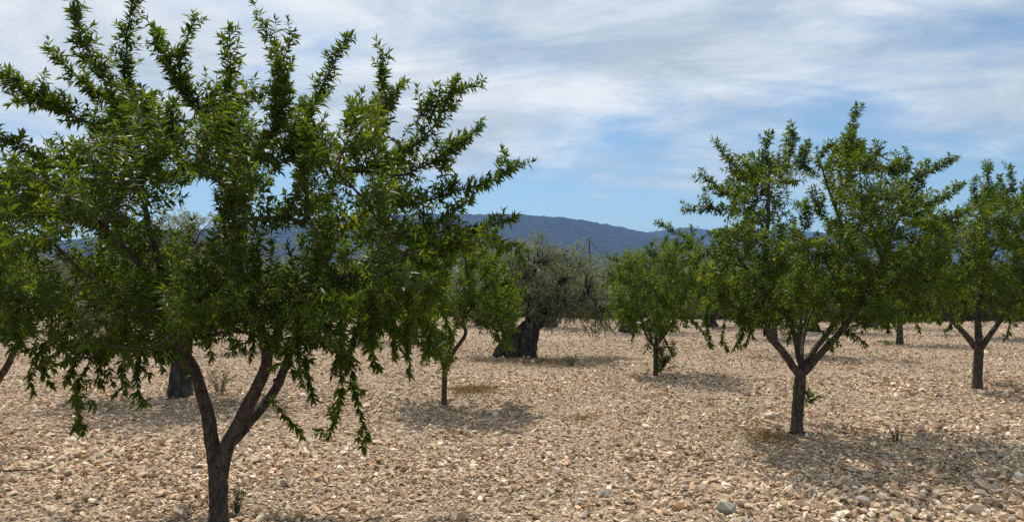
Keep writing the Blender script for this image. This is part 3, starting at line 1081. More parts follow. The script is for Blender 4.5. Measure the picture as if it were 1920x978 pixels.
almond((1494, 818), [(1496, 760, 0), (1502, 695, 0)],
       [([(1497, 700, 0), (1466, 655, -.05), (1444, 628, -.1), (1440, 590, -.12), (1428, 535, -.15), (1436, 470, -.15), (1440, 400, -.1), (1442, 300, -.05)], 0.043, 0.010),
        ([(1503, 690, .03), (1484, 620, .12), (1468, 590, .2), (1440, 560, .3), (1410, 520, .4), (1380, 480, .5)], 0.032, 0.009),
        ([(1505, 690, 0), (1532, 650, .1), (1558, 615, .15), (1590, 560, .1), (1608, 505, 0), (1587, 446, -.1), (1560, 380, -.15), (1540, 310, -.1)], 0.033, 0.009),
        ([(1508, 698, 0), (1545, 655, -.1), (1592, 605, -.25), (1625, 550, -.35), (1660, 480, -.35), (1690, 410, -.3), (1730, 350, -.2)], 0.038, 0.009),
        ([(1504, 680, .0), (1505, 640, .25), (1520, 580, .45), (1570, 500, .6), (1610, 400, .6), (1605, 300, .5)], 0.020, 0.007),
        ([(1625, 550, -.35), (1690, 520, -.1), (1750, 470, .1)], 0.018, 0.007)],
       [(1318, 480), (1330, 440), (1390, 430), (1395, 390), (1370, 350), (1375, 310), (1420, 295), (1475, 280), (1486, 310), (1478, 360), (1496, 410), (1528, 440), (1556, 400),
        (1540, 330), (1560, 285), (1600, 255), (1640, 290), (1690, 315), (1720, 340), (1740, 400), (1780, 450), (1775, 520), (1795, 565), (1750, 610), (1660, 605), (1600, 600), (1540, 580),
        (1500, 595), (1440, 600), (1380, 615), (1335, 600), (1325, 540)],
       [((1410, 340), (1345, 262), 0), ((1400, 345), (1314, 325), .2), ((1400, 365), (1332, 352), -.2), ((1400, 400), (1283, 396), 0), ((1440, 310), (1440, 252), 0), ((1465, 310), (1484, 246), .1),
        ((1475, 315), (1516, 266), 0), ((1500, 440), (1512, 378), .1), ((1535, 330), (1503, 300), -.1), ((1535, 310), (1566, 266), 0), ((1600, 300), (1606, 200), .2), ((1590, 300), (1598, 250), 0),
        ((1620, 310), (1645, 268), .1), ((1660, 325), (1706, 296), 0), ((1700, 360), (1790, 300), -.2), ((1715, 385), (1805, 345), .2), ((1740, 430), (1810, 400), 0),
        ((1348, 560), (1336, 648), -.3), ((1390, 580), (1375, 655), -.2), ((1402, 580), (1398, 645), .1), ((1432, 590), (1434, 622), 0), ((1580, 596), (1622, 642), -.3), ((1700, 560), (1762, 604), 0),
        ((1545, 620), (1560, 650), -.4), ((1380, 440), (1310, 450), .3), ((1750, 520), (1830, 530), -.3), ((1480, 580), (1478, 640), .0), ((1640, 580), (1600, 612), -.5), ((1499, 752), (1520, 744), -.05),
        ((1360, 500), (1300, 545), .1), ((1350, 470), (1300, 500), -.2), ((1555, 420), (1528, 350), .1), ((1360, 590), (1352, 640), .2), ((1660, 580), (1665, 620), -.2), ((1720, 570), (1725, 620), .2), ((1780, 540), (1795, 600), .1), ((1420, 580), (1412, 632), -.4)],
       23, 'almond tree with a slim straight trunk and spreading limbs on the right', ALM,
       0.060, 112, 1.30, 0.070, 0.0070, LEAF_BLADE, nsh=2.0, sides=18, knots=9, nfruit=14, branch_parts=14,
       extra_twigs=[[(1690, 560, -.1), (1688, 600, -.12), (1690, 635, -.13), (1703, 672, -.15)], [(1545, 655, -.1), (1540, 690, -.12), (1530, 740, -.14)]])

almond((1832, 727), [(1833, 690, 0), (1836, 650, 0)],
       [([(1830, 652, 0), (1800, 614, -.05), (1768, 578, -.1), (1760, 530, -.1), (1765, 470, -.1)], 0.050, 0.012),
        ([(1836, 648, 0), (1835, 590, .05), (1845, 500, .1), (1852, 420, .1), (1850, 350, .1)], 0.052, 0.011),
        ([(1840, 652, 0), (1866, 612, .1), (1888, 575, .2), (1920, 500, .2), (1940, 420, .2)], 0.045, 0.011),
        ([(1845, 500, .1), (1880, 440, -.4), (1895, 380, -.5)], 0.022, 0.009),
        ([(1888, 575, .2), (1950, 540, -.2), (2000, 490, -.3)], 0.022, 0.009)],
       [(1755, 440), (1800, 410), (1830, 385), (1850, 360), (1880, 360), (1900, 380), (1960, 390), (2010, 450), (2030, 540), (1980, 595), (1900, 585), (1830, 570), (1765, 590), (1745, 540)],
       [((1850, 380), (1848, 303), 0), ((1880, 370), (1896, 310), .1), ((1840, 390), (1828, 332), -.1), ((1900, 390), (1938, 332), 0), ((1880, 570), (1884, 636), -.3), ((1780, 570), (1742, 602), 0),
        ((1960, 390), (1990, 345), 0), ((1790, 430), (1762, 395), .1), ((1800, 560), (1806, 600), -.3), ((1990, 560), (2010, 640), 0), ((1860, 380), (1870, 330), .2), ((1920, 390), (1915, 345), .1), ((1770, 450), (1745, 425), 0), ((1780, 580), (1772, 622), .1), ((1930, 580), (1935, 625), 0)],
       31, 'almond tree with three limbs rising from a short trunk, cut by the right edge', ALM,
       0.070, 112, 1.45, 0.076, 0.0084, LEAF_BLADE, nsh=2.1, sides=14, branch_parts=8, step2=0.06)

almond((833, 755), [(833, 725, 0), (834, 697, 0)],
       [([(834, 699, 0), (850, 660, 0), (872, 626, .05), (868, 598, .05), (880, 545, .1), (872, 480, .1)], 0.036, 0.010),
        ([(834, 702, 0), (826, 660, -.05), (812, 610, -.1), (795, 560, -.1), (785, 505, -.1)], 0.022, 0.008),
        ([(868, 598, .05), (900, 560, .1), (930, 530, .1), (950, 500, .1)], 0.018, 0.008)],
       [(735, 520), (770, 490), (810, 470), (850, 452), (890, 465), (925, 495), (955, 530), (972, 580), (958, 628), (915, 605), (880, 598), (850, 612), (842, 660), (806, 668), (765, 630), (735, 580)],
       [((905, 590), (966, 655), -.1), ((940, 560), (988, 545), 0), ((820, 640), (838, 695), -.1), ((870, 475), (878, 440), 0), ((790, 490), (778, 448), 0), ((915, 505), (945, 470), 0.1), ((830, 470), (836, 436), .1),
        ((780, 600), (770, 650), -.2), ((920, 580), (972, 620), .2), ((836, 690), (846, 672), 0), ((900, 600), (945, 650), .1), ((940, 600), (962, 640), -.2), ((930, 530), (975, 515), .1), ((800, 640), (800, 680), -.1), ((860, 470), (856, 438), -.2)],
       41, 'small almond tree whose thin trunk bends right, in front of the old olive', ALM,
       0.037, 84, 0.85, 0.072, 0.0072, LEAF_BLADE, nsh=2.2, sides=12, branch_parts=5, step2=0.06, fill_len=(0.10, 0.28), droop_z=1.0, leaf='backlit_leaf')

almond((1229, 700), [(1229, 670, 0), (1228, 645, 0)],
       [([(1227, 648, 0), (1212, 630, 0), (1200, 590, -.1), (1190, 530, -.1)], 0.024, 0.007),
        ([(1229, 646, 0), (1236, 600, .1), (1255, 540, .2), (1270, 470, .2)], 0.028, 0.007),
        ([(1230, 648, 0), (1258, 612, -.1), (1284, 560, -.2), (1300, 490, -.2)], 0.022, 0.007)],
       [(1148, 500), (1175, 478), (1210, 480), (1250, 462), (1290, 450), (1318, 475), (1326, 540), (1312, 585), (1280, 606), (1240, 625), (1200, 615), (1165, 600), (1150, 550)],
       [((1290, 450), (1229, 418), 0), ((1230, 490), (1222, 455), 0), ((1250, 480), (1248, 446), .2), ((1180, 490), (1140, 482), 0), ((1232, 695), (1262, 640), 0), ((1231, 690), (1243, 655), -.1), ((1232, 680), (1238, 630), .1),
        ((1160, 560), (1135, 600), -.1), ((1300, 600), (1330, 645), 0), ((1190, 600), (1185, 640), -.2), ((1290, 455), (1296, 425), 0.2), ((1170, 520), (1128, 535), .2), ((1215, 615), (1206, 662), -.1), ((1248, 610), (1264, 664), -.1), ((1232, 688), (1250, 668), .05)],
       53, 'small almond tree with leafy suckers up its thin trunk, right of the olive', ALM,
       0.040, 84, 0.95, 0.074, 0.0080, LEAF_BLADE, nsh=2.1, sides=12, branch_parts=5, step2=0.06, fill_len=(0.12, 0.3), leaf='backlit_leaf')

almond(None, [(-112, 800, 0), (-108, 760, 0)],
       [([(-108, 768, 0), (-40, 752, 0), (2, 706, 0), (32, 650, 0), (52, 590, -.05), (40, 510, -.1), (20, 440, -.1)], 0.042, 0.011),
        ([(-112, 768, 0), (-150, 690, .1), (-200, 600, .1), (-220, 480, .1), (-230, 360, .1)], 0.046, 0.011),
        ([(-110, 766, 0), (-105, 670, -.2), (-90, 560, -.4), (-100, 450, -.4), (-90, 340, -.4)], 0.044, 0.011)],
       [(-460, 420), (-400, 320), (-250, 270), (-120, 290), (-30, 380), (60, 470), (84, 540), (74, 600), (20, 640), (-100, 640), (-300, 630), (-440, 580)],
       [((40, 560), (100, 520), .1), ((30, 600), (70, 640), .2), ((0, 620), (-10, 690), -.1)],
       61, 'almond tree mostly beyond the left edge, a bare limb leaning into view', ALM,
       0.062, 96, 1.3, 0.066, 0.0085, LEAF_BLADE, sides=14, branch_parts=6, base_xy=(-5.3, 6.95), step2=0.06)

# ------------------------------------------------------------------ olive trees
def olive_crown(lobes, nleaf, leaf_len, r, ratio=0.24, zmin=0.3, twig_n=260):
    """lobes: (centre, radii); leaves sit on short shoots spread near the lobes' shells"""
    vol = np.array([np.prod(l[1]) ** 0.67 for l in lobes]); vol /= vol.sum()
    runs = []
    tips = []
    per = 26
    n = nleaf // per
    clumps = []
    for c, R in lobes:
        cl = []
        for _ in range(max(8, int(46 * (R[0] * R[1] * R[2]) ** 0.67))):
            d = unit(r.normal(size=3))
            cl.append((np.asarray(c) + d * np.asarray(R) * r.uniform(0.3, 1.0) ** 0.5, d))
        clumps.append(cl)
    for q in r.choice(len(lobes), n, p=vol):
        c, R = lobes[q]
        cc, d = clumps[q][r.integers(0, len(clumps[q]))]
        p = cc + r.normal(0, 0.10, 3) * np.array((1.2, 1.2, 0.8))
        if p[2] < zmin:
            continue
        L = r.uniform(0.10, 0.26)
        dd = unit(d * 0.7 + r.normal(0, 0.55, 3) + np.array((0, 0, 0.3 if p[2] > c[2] - 0.2 * R[2] else -0.12)))
        u = np.linspace(0, 1, 5)[:, None]
        pts = p + dd * L * u + np.array((0, 0, -0.12)) * L * u ** 2
        runs.append((pts, 0.0, L and (per - 4) * 0.0135 / L))
        tips.append(pts)
    return runs, tips


def olive(loc, lobes, stems, nleaf, seed, label, group, leaf_len=0.058, name='olive_tree', leaf='olive_leaf', bark='olive_bark', ratio=0.24, cat='olive tree', rough=0.22, zmin=0.3):
    r = np.random.default_rng(seed)
    g = np.array((loc[0], loc[1], float(gz(loc[0], loc[1]))))
    root = add(name, None, loc=g, label=label, category=cat)
    if group:
        root['group'] = group
    allp = []
    for k, (pts, radii, part) in enumerate(stems):
        pp = catmull(np.array(pts, float), 0.06)
        rr = np.interp(np.linspace(0, 1, len(pp)), np.linspace(0, 1, len(radii)), radii)
        V, Q, T = tube(pp, rr, 20 if part == 'trunk' else 10, rough if part == 'trunk' else 0.12, seed + k)
        add(part, mesh_np(part, V, [Q, T]), M[bark], root)
        allp.append(pp)
    allp = np.vstack(allp)
    runs, tips = olive_crown(lobes, nleaf, leaf_len, r, zmin=zmin)
    tubes = []
    for t in tips[::6]:
        a = allp[np.argmin(np.linalg.norm(allp - t[0], axis=1) + 0.5 * np.maximum(0, allp[:, 2] - t[0][2]))]
        u = np.linspace(0, 1, 5)[:, None]
        c = (a + t[0]) / 2 + np.array((0, 0, 0.1))
        b = (1 - u) ** 2 * a + 2 * u * (1 - u) * c + u ** 2 * t[0]
        b[1:-1] += r.normal(0, 0.03, (3, 3))
        tubes.append(tube(np.vstack((b, t[1:])), np.linspace(0.012, 0.003, 9), 3, cap=False))
    V, Fs = join(tubes)
    add('twigs', mesh_np('twigs', V, Fs), M[bark], root, kind='stuff')
    arr = leaf_arrays(runs, 0.0135, leaf_len, r, 0.03, (40, 80))
    me, _ = leaf_mesh('crown', arr, ratio, LEAF_BLADE, r)
    add('crown', me, M[leaf], root, kind='stuff')
    print(label, len(arr[0]))
    return root


def copy_tree(o, loc, rz, sc, label):
    c = o.copy(); col.objects.link(c)
    c.location = (loc[0], loc[1], float(gz(loc[0], loc[1])))
    c.rotation_euler = (0, 0, rz); c.scale = (sc, sc, sc)
    c['label'] = label
    for ch in list(o.children):
        d = ch.copy(); col.objects.link(d); d.parent = c
    return c


# the old olive with the split trunk
oi = G(968, 668)
olive(oi, [((-.35, .3, 1.75), (0.8, 0.9, 0.65)), ((.45, 0, 1.95), (0.85, 1.0, 0.75)), ((1.15, .1, 1.55), (0.9, 1.0, 0.8)), ((1.75, .1, 1.2), (0.6, 0.8, 0.55)), ((0.6, .3, 2.45), (0.42, 0.5, 0.35)),
           ((1.25, .5, 2.15), (0.5, 0.6, 0.38)), ((-0.75, .6, 1.4), (0.5, 0.7, 0.5)), ((0.05, 0.5, 2.35), (0.3, 0.4, 0.35)), ((1.0, -0.3, 1.05), (0.7, 0.5, 0.25)), ((0.25, -.55, 1.42), (0.6, .4, .42)), ((-0.5, -.35, 1.3), (.55, .45, .42)), ((.75, -.5, 1.5), (.6, .4, .45))],
      [([(.22, 0, -.08), (.23, 0, .1), (.27, 0, .35), (.36, 0, .62), (.52, .02, .86)], [.28, .24, .215, .19, .14], 'trunk'),
       ([(-.08, -.10, -.08), (-.08, -.1, .1), (-.03, -.06, .35), (.10, 0, .6), (.2, .02, .78)], [.18, .15, .13, .11, .08], 'trunk'),
       ([(-.02, .2, -.08), (0, .2, .3), (.12, .15, .62)], [.26, .2, .13], 'trunk'),
       ([(-.40, -.05, -.08), (-.38, -.05, .1), (-.28, 0, .28), (-.17, 0, .5), (-.12, .1, .8), (-.3, .2, 1.25)], [.17, .13, .11, .10, .08, .035], 'limb'),
       ([(.45, 0, .72), (.62, .05, .98), (.85, .1, 1.25), (1.0, .1, 1.65)], [.15, .12, .085, .04], 'limb'),
       ([(.6, 0, .92), (.9, -.05, 1.08), (1.2, 0, 1.2), (1.55, 0, 1.32)], [.085, .075, .06, .03], 'limb'),
       ([(.28, 0, .6), (.3, .1, 1.0), (.35, .2, 1.45), (.45, .2, 1.95)], [.10, .075, .05, .025], 'limb')],
      80000, 71, 'old olive tree with a thick dark split trunk, in the middle of the field', 'olive trees')

oh = G(338, 748)
olh = olive(oh, [((0, 0, 1.8), (1.0, 1.0, 0.6)), ((-.7, .1, 1.5), (0.7, 0.8, 0.5)), ((.7, 0, 1.6), (0.7, 0.8, 0.5)), ((.1, .1, 2.2), (0.6, 0.7, 0.35)), ((-1.2, 0, 1.3), (.5, .6, .4)), ((1.2, .1, 1.35), (.5, .6, .4))],
            [([(0, 0, -.08), (0, 0, .1), (0, 0, .5), (.02, 0, .85)], [.19, .15, .135, .135], 'trunk'),
             ([(-.02, 0, .75), (-.25, 0, 1.1), (-.7, .05, 1.5)], [.10, .08, .03], 'limb'),
             ([(.03, 0, .75), (.25, 0, 1.15), (.65, 0, 1.6)], [.10, .08, .03], 'limb'),
             ([(.0, 0, .8), (.02, .1, 1.3), (.1, .1, 2.1)], [.10, .07, .03], 'limb')],
            42000, 72, 'tree with a thick straight grey trunk behind the big forked almond', 'olive trees', rough=0.08)

# olives further back; a second and third grown from their own lobes, then copies
proto_far = []
for k in range(3):
    r = np.random.default_rng(300 + k)
    lobes = [((r.normal(0, .7), r.normal(0, .7), 1.7 + r.normal(0, .3)), (r.uniform(.6, .95), r.uniform(.6, .95), r.uniform(.5, .75))) for _ in range(6)]
    lobes += [((r.normal(0, .6), r.normal(0, .5), 2.4 + r.uniform(0, .3)), (.4, .4, .4)), ((r.normal(0, .9), 0, 1.0), (.9, .8, .45))]
    stems = [([(0, 0, -.08), (0, 0, .1), (.03, 0, .5), (.02, 0, .9)], [.34, .26, .2, .16], 'trunk'),
             ([(0, 0, .7), (-.3, 0, 1.2), (-.6, .1, 1.7)], [.11, .08, .03], 'limb'), ([(0, 0, .7), (.3, .1, 1.2), (.6, .1, 1.8)], [.11, .08, .03], 'limb')]
    proto_far.append((lobes, stems))
far_spots = [(1178, 622, 0, 1.12, 'grey green olive tree behind the small almond with the suckers'),
             (1030, 612, 1, 1.1, 'olive tree just behind the right half of the old olive'),
             (905, 610, 2, 1.15, 'olive tree whose pale top tuft shows left above the old olive'),
             (720, 612, 0, 1.05, 'olive tree behind the right side of the big foreground crown'),
             (560, 618, 1, 1.1, 'olive tree glimpsed through the middle of the foreground crown'),
             (400, 612, 2, 1.1, 'olive tree glimpsed above the fork of the foreground almond'),
             (170, 616, 1, 1.1, 'olive tree glimpsed through the lower left of the foreground crown'),
             (40, 625, 0, 1.1, 'olive tree far back near the left edge'),
             (1330, 612, 2, 1.05, 'olive tree behind the left edge of the right hand almond crown'),
             (1522, 621, 1, 1.0, 'olive tree with a short dark trunk seen between the limbs of the right almond'),
             (1630, 612, 0, 1.05, 'olive tree by the hedge behind the right almond crown')]
first = {}
for q, (px, py, k, sc, lab) in enumerate(far_spots):
    l = G(px, py)
    if k not in first:
        first[k] = olive(l, proto_far[k][0], proto_far[k][1], 26000, 80 + k, lab, 'olive trees', leaf_len=0.07)
        first[k].scale = (sc, sc, sc)
    else:
        copy_tree(first[k], l, rng.uniform(0, 6.28), sc, lab)

# far almond trees in the field: own small crowns
def far_almond(px, py, seed, label, h=1.0):
    r = np.random.default_rng(seed)
    lobes = [((r.normal(0, .55), r.normal(0, .5), 1.7 + r.normal(0, .35)), (r.uniform(.5, .8), r.uniform(.5, .8), r.uniform(.45, .7))) for _ in range(8)]
    stems = [([(0, 0, -.06), (0, 0, .1), (.01, 0, .45), (.0, 0, .7)], [.11, .085, .075, .07], 'trunk'),
             ([(0, 0, .62), (-.3, 0, 1.0), (-.5, .1, 1.7)], [.05, .04, .015], 'limb'), ([(0, 0, .62), (.3, .1, 1.0), (.5, .1, 1.8)], [.05, .04, .015], 'limb'),
             ([(0, 0, .65), (.03, -.1, 1.1), (.1, -.1, 2.0)], [.045, .035, .015], 'limb')]
    o = olive(G(px, py), lobes, stems, 22000, seed, label, ALM, leaf_len=0.08, name='almond_tree', leaf='almond_leaf', bark='almond_bark', cat='almond tree', ratio=0.28, rough=0.06, zmin=0.75)
    o.scale = (h, h, h)
    return o


fa = far_almond(1687, 646, 91, 'distant almond tree with a thin trunk seen between the two right hand almonds')
fb = far_almond(1500, 664, 92, 'almond tree in the field right behind the slim straight trunk', 0.9)
copy_tree(fa, G(1452, 638), 1.1, 1.0, 'almond tree far back behind the left half of the spreading right almond')
copy_tree(fb, G(1836, 634), 2.3, 1.0, 'almond tree far back behind the three limbed almond at the right edge')
copy_tree(fa, G(700, 640), 3.7, 0.95, 'almond tree in the field behind the hanging shoots of the foreground almond')
copy_tree(fb, G(520, 655), 4.4, 0.95, 'almond tree in the field seen through the fork of the foreground almond')

# ------------------------------------------------------------------ hedge of scrub along the field edge
def bush_mesh(seed, n=1500):
    r = np.random.default_rng(seed)
    lobes = [((r.normal(0, .45), r.normal(0, .3), .38 + r.normal(0, .1)), (r.uniform(.35, .6), r.uniform(.35, .6), r.uniform(.3, .5))) for _ in range(5)]
    runs, tips = olive_crown(lobes, n, 0.08, r, zmin=0.02)
    arr = leaf_arrays(runs, 0.0135, 0.085, r, 0.0, (25, 65))
    me, _ = leaf_mesh('foliage', arr, 0.3, LEAF_BLADE, r)
    me.materials.append(M['scrub_leaf'])
    tubes = []
    for t in tips[::3]:
        tubes.append(tube(np.vstack((np.array((t[0][0] * .3, t[0][1] * .3, -.03)), t)), np.linspace(.012, .003, 6), 3))
    V, Fs = join(tubes)
    st = mesh_np('stems', V, Fs); st.materials.append(M['twig_bark'])
    return me, st


bushes = [bush_mesh(500 + k, 3600) for k in range(4)]
kb = 0
for row, (dy0, smin, smax, lab, grp) in enumerate([(0.0, 0.95, 1.35, 'low olive brown scrub bush in the front of the hedge along the far field edge', 'front hedge bushes at the far field edge'),
                                                   (1.6, 1.7, 2.4, 'tall dark green bush in the back of the hedge along the far field edge', 'tall hedge bushes at the far field edge')]):
    xb = -33.0
    while xb < 33:
        yb = 38.2 - 0.22 * xb + dy0 + rng.normal(0, 0.3)
        fm, st = bushes[kb % 4]
        o = add('scrub_bush', None, loc=(xb, yb, float(gz(xb, yb))), label=lab, category='bush', group=grp)
        o.rotation_euler = (0, 0, rng.uniform(0, 6.28)); s_ = rng.uniform(smin, smax); o.scale = (s_, s_, s_ * rng.uniform(0.85, 1.15))
        add('foliage', fm, None, o, kind='stuff'); add('stems', st, None, o, kind='stuff')
        kb += 1
        xb += rng.uniform(0.55, 0.95) * (1 + 0.5 * row)

# wood beyond the hedge, reads as one mass
def woodland():
    r = np.random.default_rng(77)
    Ps, Ds, Ns, Ls, Tp = [], [], [], [], []
    for _ in range(220):
        y = r.uniform(60, 260); x = r.uniform(-0.95, 0.95) * y
        h = r.uniform(2.6, 4.6) if y < 120 else r.uniform(4, 7)
        n = 150
        k = h / 14 * 1.3
        c = np.array((x, y, h * 0.55))
        d = unit(r.normal(size=(n, 3)))
        lump = 1 + 0.25 * np.sin(d[:, 0:1] * 5 + x) + 0.2 * np.sin(d[:, 2:3] * 7 + y)
        p = c + d * np.array((h * .5, h * .5, h * .5)) * lump * r.uniform(0.6, 1.0, (n, 1)) ** 0.4
        Ps.append(p); dd = unit(r.normal(size=(n, 3)) + d); Ds.append(dd)
        nn = unit(np.cross(dd, r.normal(size=(n, 3)))); Ns.append(nn)
        Ls.append(np.full(n, 0.55 * h / 4)); Tp.append(np.full(n, r.uniform(0, 1)))
    arr = [np.concatenate(a) for a in (Ps, Ds, Ns, Ls, Tp)]
    me, _ = leaf_mesh('woodland', arr, 0.7, LEAF_BLADE, r)
    add('woodland', me, M['olive_leaf'], label='distant grey green wood and groves beyond the hedge', category='woodland', kind='stuff')


woodland()

# ------------------------------------------------------------------ pole
pb_ = P(1105, 489, 85.0)
pr = add('utility_pole', None, loc=(pb_[0], 85.0, 0), label='thin dark utility pole with a stay wire standing against the blue hills', category='pole')
ptop = P(1105, 446, 85.0)[2]
V, Q, T = tube(np.array([(0, 0, -.3), (0, 0, ptop * .5), (0, 0, ptop)]), [.10, .09, .08], 10)
add('shaft', mesh_np('shaft', V, [Q, T]), M['wood'], pr)
V, Q, T = tube(np.array([(-.35, 0, ptop - .25), (0, 0, ptop - .1), (.3, 0, ptop - .05)]), [.05, .05, .05], 6)
add('bracket', mesh_np('bracket', V, [Q, T]), M['wood'], pr)
V, Q, T = tube(np.array([(0.05, 0, ptop - .2), (2.2, 0, ptop - 3.2), (4.2, 0, 0)]), [.03, .03, .03], 6)
add('stay_wire', mesh_np('stay_wire', V, [Q, T]), M['wire'], pr)

# ------------------------------------------------------------------ weeds and dry grass
def weed(px, py, h_px, w_px, nst, seed, label, name='weed', leaf='weed_leaf', lean=(0, 0), leafn=1.0, cat='plant', leaf_len=0.03, ratio=0.3):
    r = np.random.default_rng(seed)
    g = G(px, py)
    h = h_px / F * g[1]; w = w_px / F * g[1] * 0.5
    root = add(name, None, loc=g, label=label, category=cat, group='weeds on the gravel')
    runs, tubes = [], []
    for k in range(nst):
        a = r.uniform(0, 6.28); rr = r.uniform(0, 1) ** 0.6
        tip = np.array((math.cos(a) * w * rr + lean[0] * h, math.sin(a) * w * rr + lean[1] * h, h * r.uniform(0.55, 1.0)))
        b = np.array((math.cos(a) * w * rr * .25, math.sin(a) * w * rr * .25, -.02))
        u = np.linspace(0, 1, 6)[:, None]
        c = b + np.array((0, 0, h * .6))
        pts = (1 - u) ** 2 * b + 2 * u * (1 - u) * c + u ** 2 * tip
        tubes.append(tube(pts, np.linspace(.003, .001, 6), 3))
        runs.append((pts, 0.15, leafn))
    V, Fs = join(tubes)
    add('stems', mesh_np('stems', V, Fs), M[leaf], root, kind='stuff')
    me, _ = leaf_mesh('leaves', leaf_arrays(runs, 0.012, leaf_len, r, 0.05, (30, 70)), ratio, LEAF_KITE, r)
    add('leaves', me, M[leaf], root, kind='stuff')
    return root


weed(443, 968, 58, 46, 9, 1, 'green feathery weed growing at the foot of the forked trunk', leafn=1.6, leaf_len=0.035)
weed(1684, 828, 40, 66, 18, 2, 'grey green weed at the shadow edge right of the slim straight trunk', leafn=1.0, leaf_len=0.022)
weed(1070, 686, 18, 46, 16, 3, 'green tuft in the shade right of the old olive', leafn=1.2, leaf_len=0.05)
weed(412, 742, 42, 56, 18, 4, 'dark green bushy weed beside the thick grey trunk behind the fork', leafn=1.2, leaf_len=0.04)
weed(1870, 828, 46, 80, 9, 5, 'thin wiry weed stalks near the right edge', leafn=0.25, leaf_len=0.02)
weed(1560, 772, 30, 60, 6, 6, 'sparse low weed right of the slim trunk', leafn=0.5, leaf_len=0.025)
weed(1665, 676 - 28, 10, 40, 12, 7, 'low green tuft at the foot of the distant thin trunked almond', leafn=0.9, leaf_len=0.06)


def dry_grass(px, py, w_px, d_m, n, seed, label, hgt=0.06):
    r = np.random.default_rng(seed)
    g = G(px, py)
    w = w_px / F * g[1] * 0.5
    p = np.stack((r.normal(0, w * .5, n), r.normal(0, d_m * .5, n), np.zeros(n)), 1)
    p[:, 2] = r.uniform(0.0, hgt * 0.6, n)
    a = r.uniform(0, 6.28, n)
    d = unit(np.stack((np.cos(a), np.sin(a), r.uniform(0.1, 0.9, n)), 1))
    nn = unit(np.cross(d, unit(r.normal(size=(n, 3)))))
    arr = [p, d, nn, r.uniform(0.4, 1.3, n) * hgt * 1.6, r.uniform(0, 1, n)]
    me, _ = leaf_mesh('dry_grass', arr, 0.07, LEAF_KITE, r)
    add('dry_grass', me, M['straw'], None, g, label=label, category='dry grass', group='mats of dry grass')


dry_grass(890, 735, 90, 0.35, 900, 11, 'orange brown mat of dry grass beside the small bent almond')
dry_grass(1092, 787, 60, 0.25, 260, 12, 'faint tuft of dry grass in the open gravel below the old olive', 0.04)
dry_grass(1440, 826, 110, 0.35, 420, 13, 'thin dry grass left of the foot of the slim trunk', 0.05)
dry_grass(1010, 682, 160, 0.8, 500, 14, 'dry grass in front of the old olive trunk', 0.07)

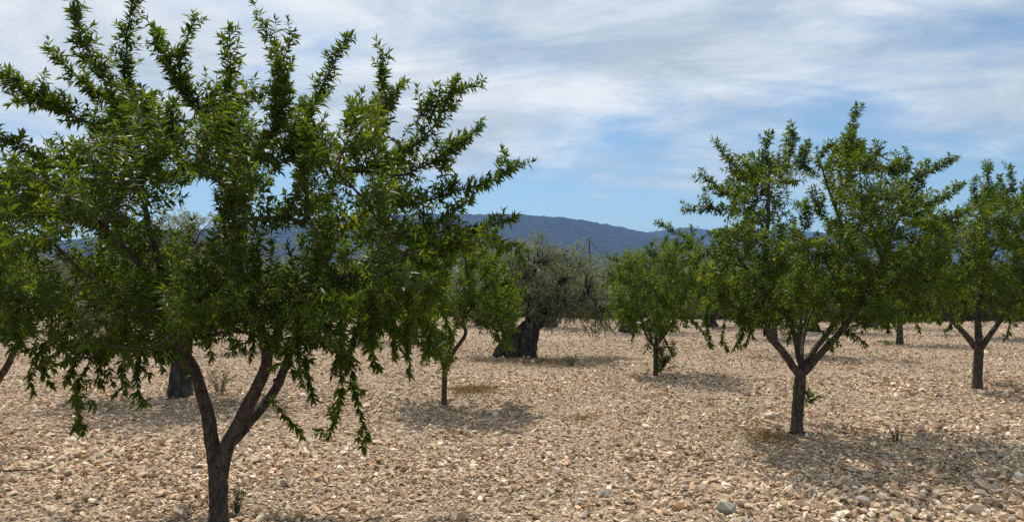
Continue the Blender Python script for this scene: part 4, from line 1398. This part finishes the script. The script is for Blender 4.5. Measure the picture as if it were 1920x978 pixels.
# dead leaves, husks and straw lying between the stones, thickest below the trees
def litter():
    r = np.random.default_rng(17)
    spots = [(G(1494, 818), 1.5, 700), (G(1640, 870), 1.2, 500), (G(409, 985), 1.1, 350), (G(1832, 727), 1.6, 600), (G(833, 755), 1.0, 350), (G(1229, 700), 1.2, 350), (G(968, 668), 1.6, 600), (G(338, 748), 1.5, 500)]
    ps = [np.stack((r.normal(c[0], w, n), r.normal(c[1] - 0.3, w * .8, n)), 1) for c, w, n in spots]
    y = np.sqrt(r.uniform(4.2 ** 2, 18 ** 2, 2600))
    ps.append(np.stack((r.uniform(-.74, .74, 2600) * y, y), 1))
    xy = np.concatenate(ps)
    n = len(xy)
    p = np.stack((xy[:, 0], xy[:, 1], gz(xy[:, 0], xy[:, 1]) + r.uniform(.012, .04, n)), 1)
    a = r.uniform(0, 6.28, n)
    d = unit(np.stack((np.cos(a), np.sin(a), r.normal(0.05, .25, n)), 1))
    nn = unit(np.array((0, 0, 1.0)) + r.normal(0, .5, (n, 3))); nn = unit(nn - (nn * d).sum(1, keepdims=True) * d)
    thin = r.uniform(0, 1, n) < 0.45
    l = np.where(thin, r.uniform(.06, .16, n), r.uniform(.025, .055, n))
    m1, _ = leaf_mesh('litter', [q[~thin] for q in (p, d, nn, l, r.uniform(0, 1, n))], 0.34, LEAF_KITE, r)
    m2, _ = leaf_mesh('straws', [q[thin] for q in (p, d, nn, l, r.uniform(0, 1, n))], 0.03, LEAF_BLADE, r)
    bm = bmesh.new(); bm.from_mesh(m1); bm.from_mesh(m2); bm.to_mesh(m1); bm.free(); bpy.data.meshes.remove(m2)
    add('dry_litter', m1, M['straw'], label='dead leaves and bits of straw scattered over the gravel', category='litter', kind='stuff')


litter()

# fallen twigs
def fallen(px, py, dx, seed, label):
    r = np.random.default_rng(seed)
    a = G(px, py); b = G(px + dx, py + r.uniform(-3, 3))
    m = (a + b) / 2 + r.normal(0, .02, 3)
    pts = catmull(np.array([(0, 0, .045), (m - a) + np.array((0, 0, .06)), (b - a) + np.array((0, 0, .045))]), .05)
    V, Q, T = tube(pts, np.linspace(.008, .003, len(pts)), 5, .1, seed)
    add('fallen_twig', mesh_np('fallen_twig', V, [Q, T]), M['twig_bark'], None, a, label=label, category='twig', group='fallen twigs')


fallen(1395, 742, 46, 1, 'thin dark twig lying on the gravel left of the slim trunk')
fallen(1612, 707, 28, 2, 'short dark twig lying on the gravel between the two right hand almonds')
fallen(5, 897, 70, 3, 'dark twig lying on the gravel at the left edge')

# ------------------------------------------------------------------ haze
def haze():
    x, y0, y1, z0, z1 = 4700, -4700, 4700, -2.2, 345.0
    bm = bmesh.new()
    bmesh.ops.create_cube(bm, size=1.0)
    for v in bm.verts:
        v.co = Vector((v.co.x * 2 * x, (y0 + y1) / 2 + v.co.y * (y1 - y0), (z0 + z1) / 2 + v.co.z * (z1 - z0)))
    me = bpy.data.meshes.new('haze'); bm.to_mesh(me); bm.free()
    m, N, L, out = new_mat('haze')
    v = N.new('ShaderNodeVolumePrincipled')
    v.inputs['Color'].default_value = (0.30, 0.52, 1.0, 1)
    v.inputs['Density'].default_value = HAZE
    v.inputs['Anisotropy'].default_value = 0.0
    L.new(v.outputs[0], out.inputs['Volume'])
    add('haze', me, m, label='pale blue haze in the air', category='haze', kind='stuff')


HAZE = 0.000145
haze()
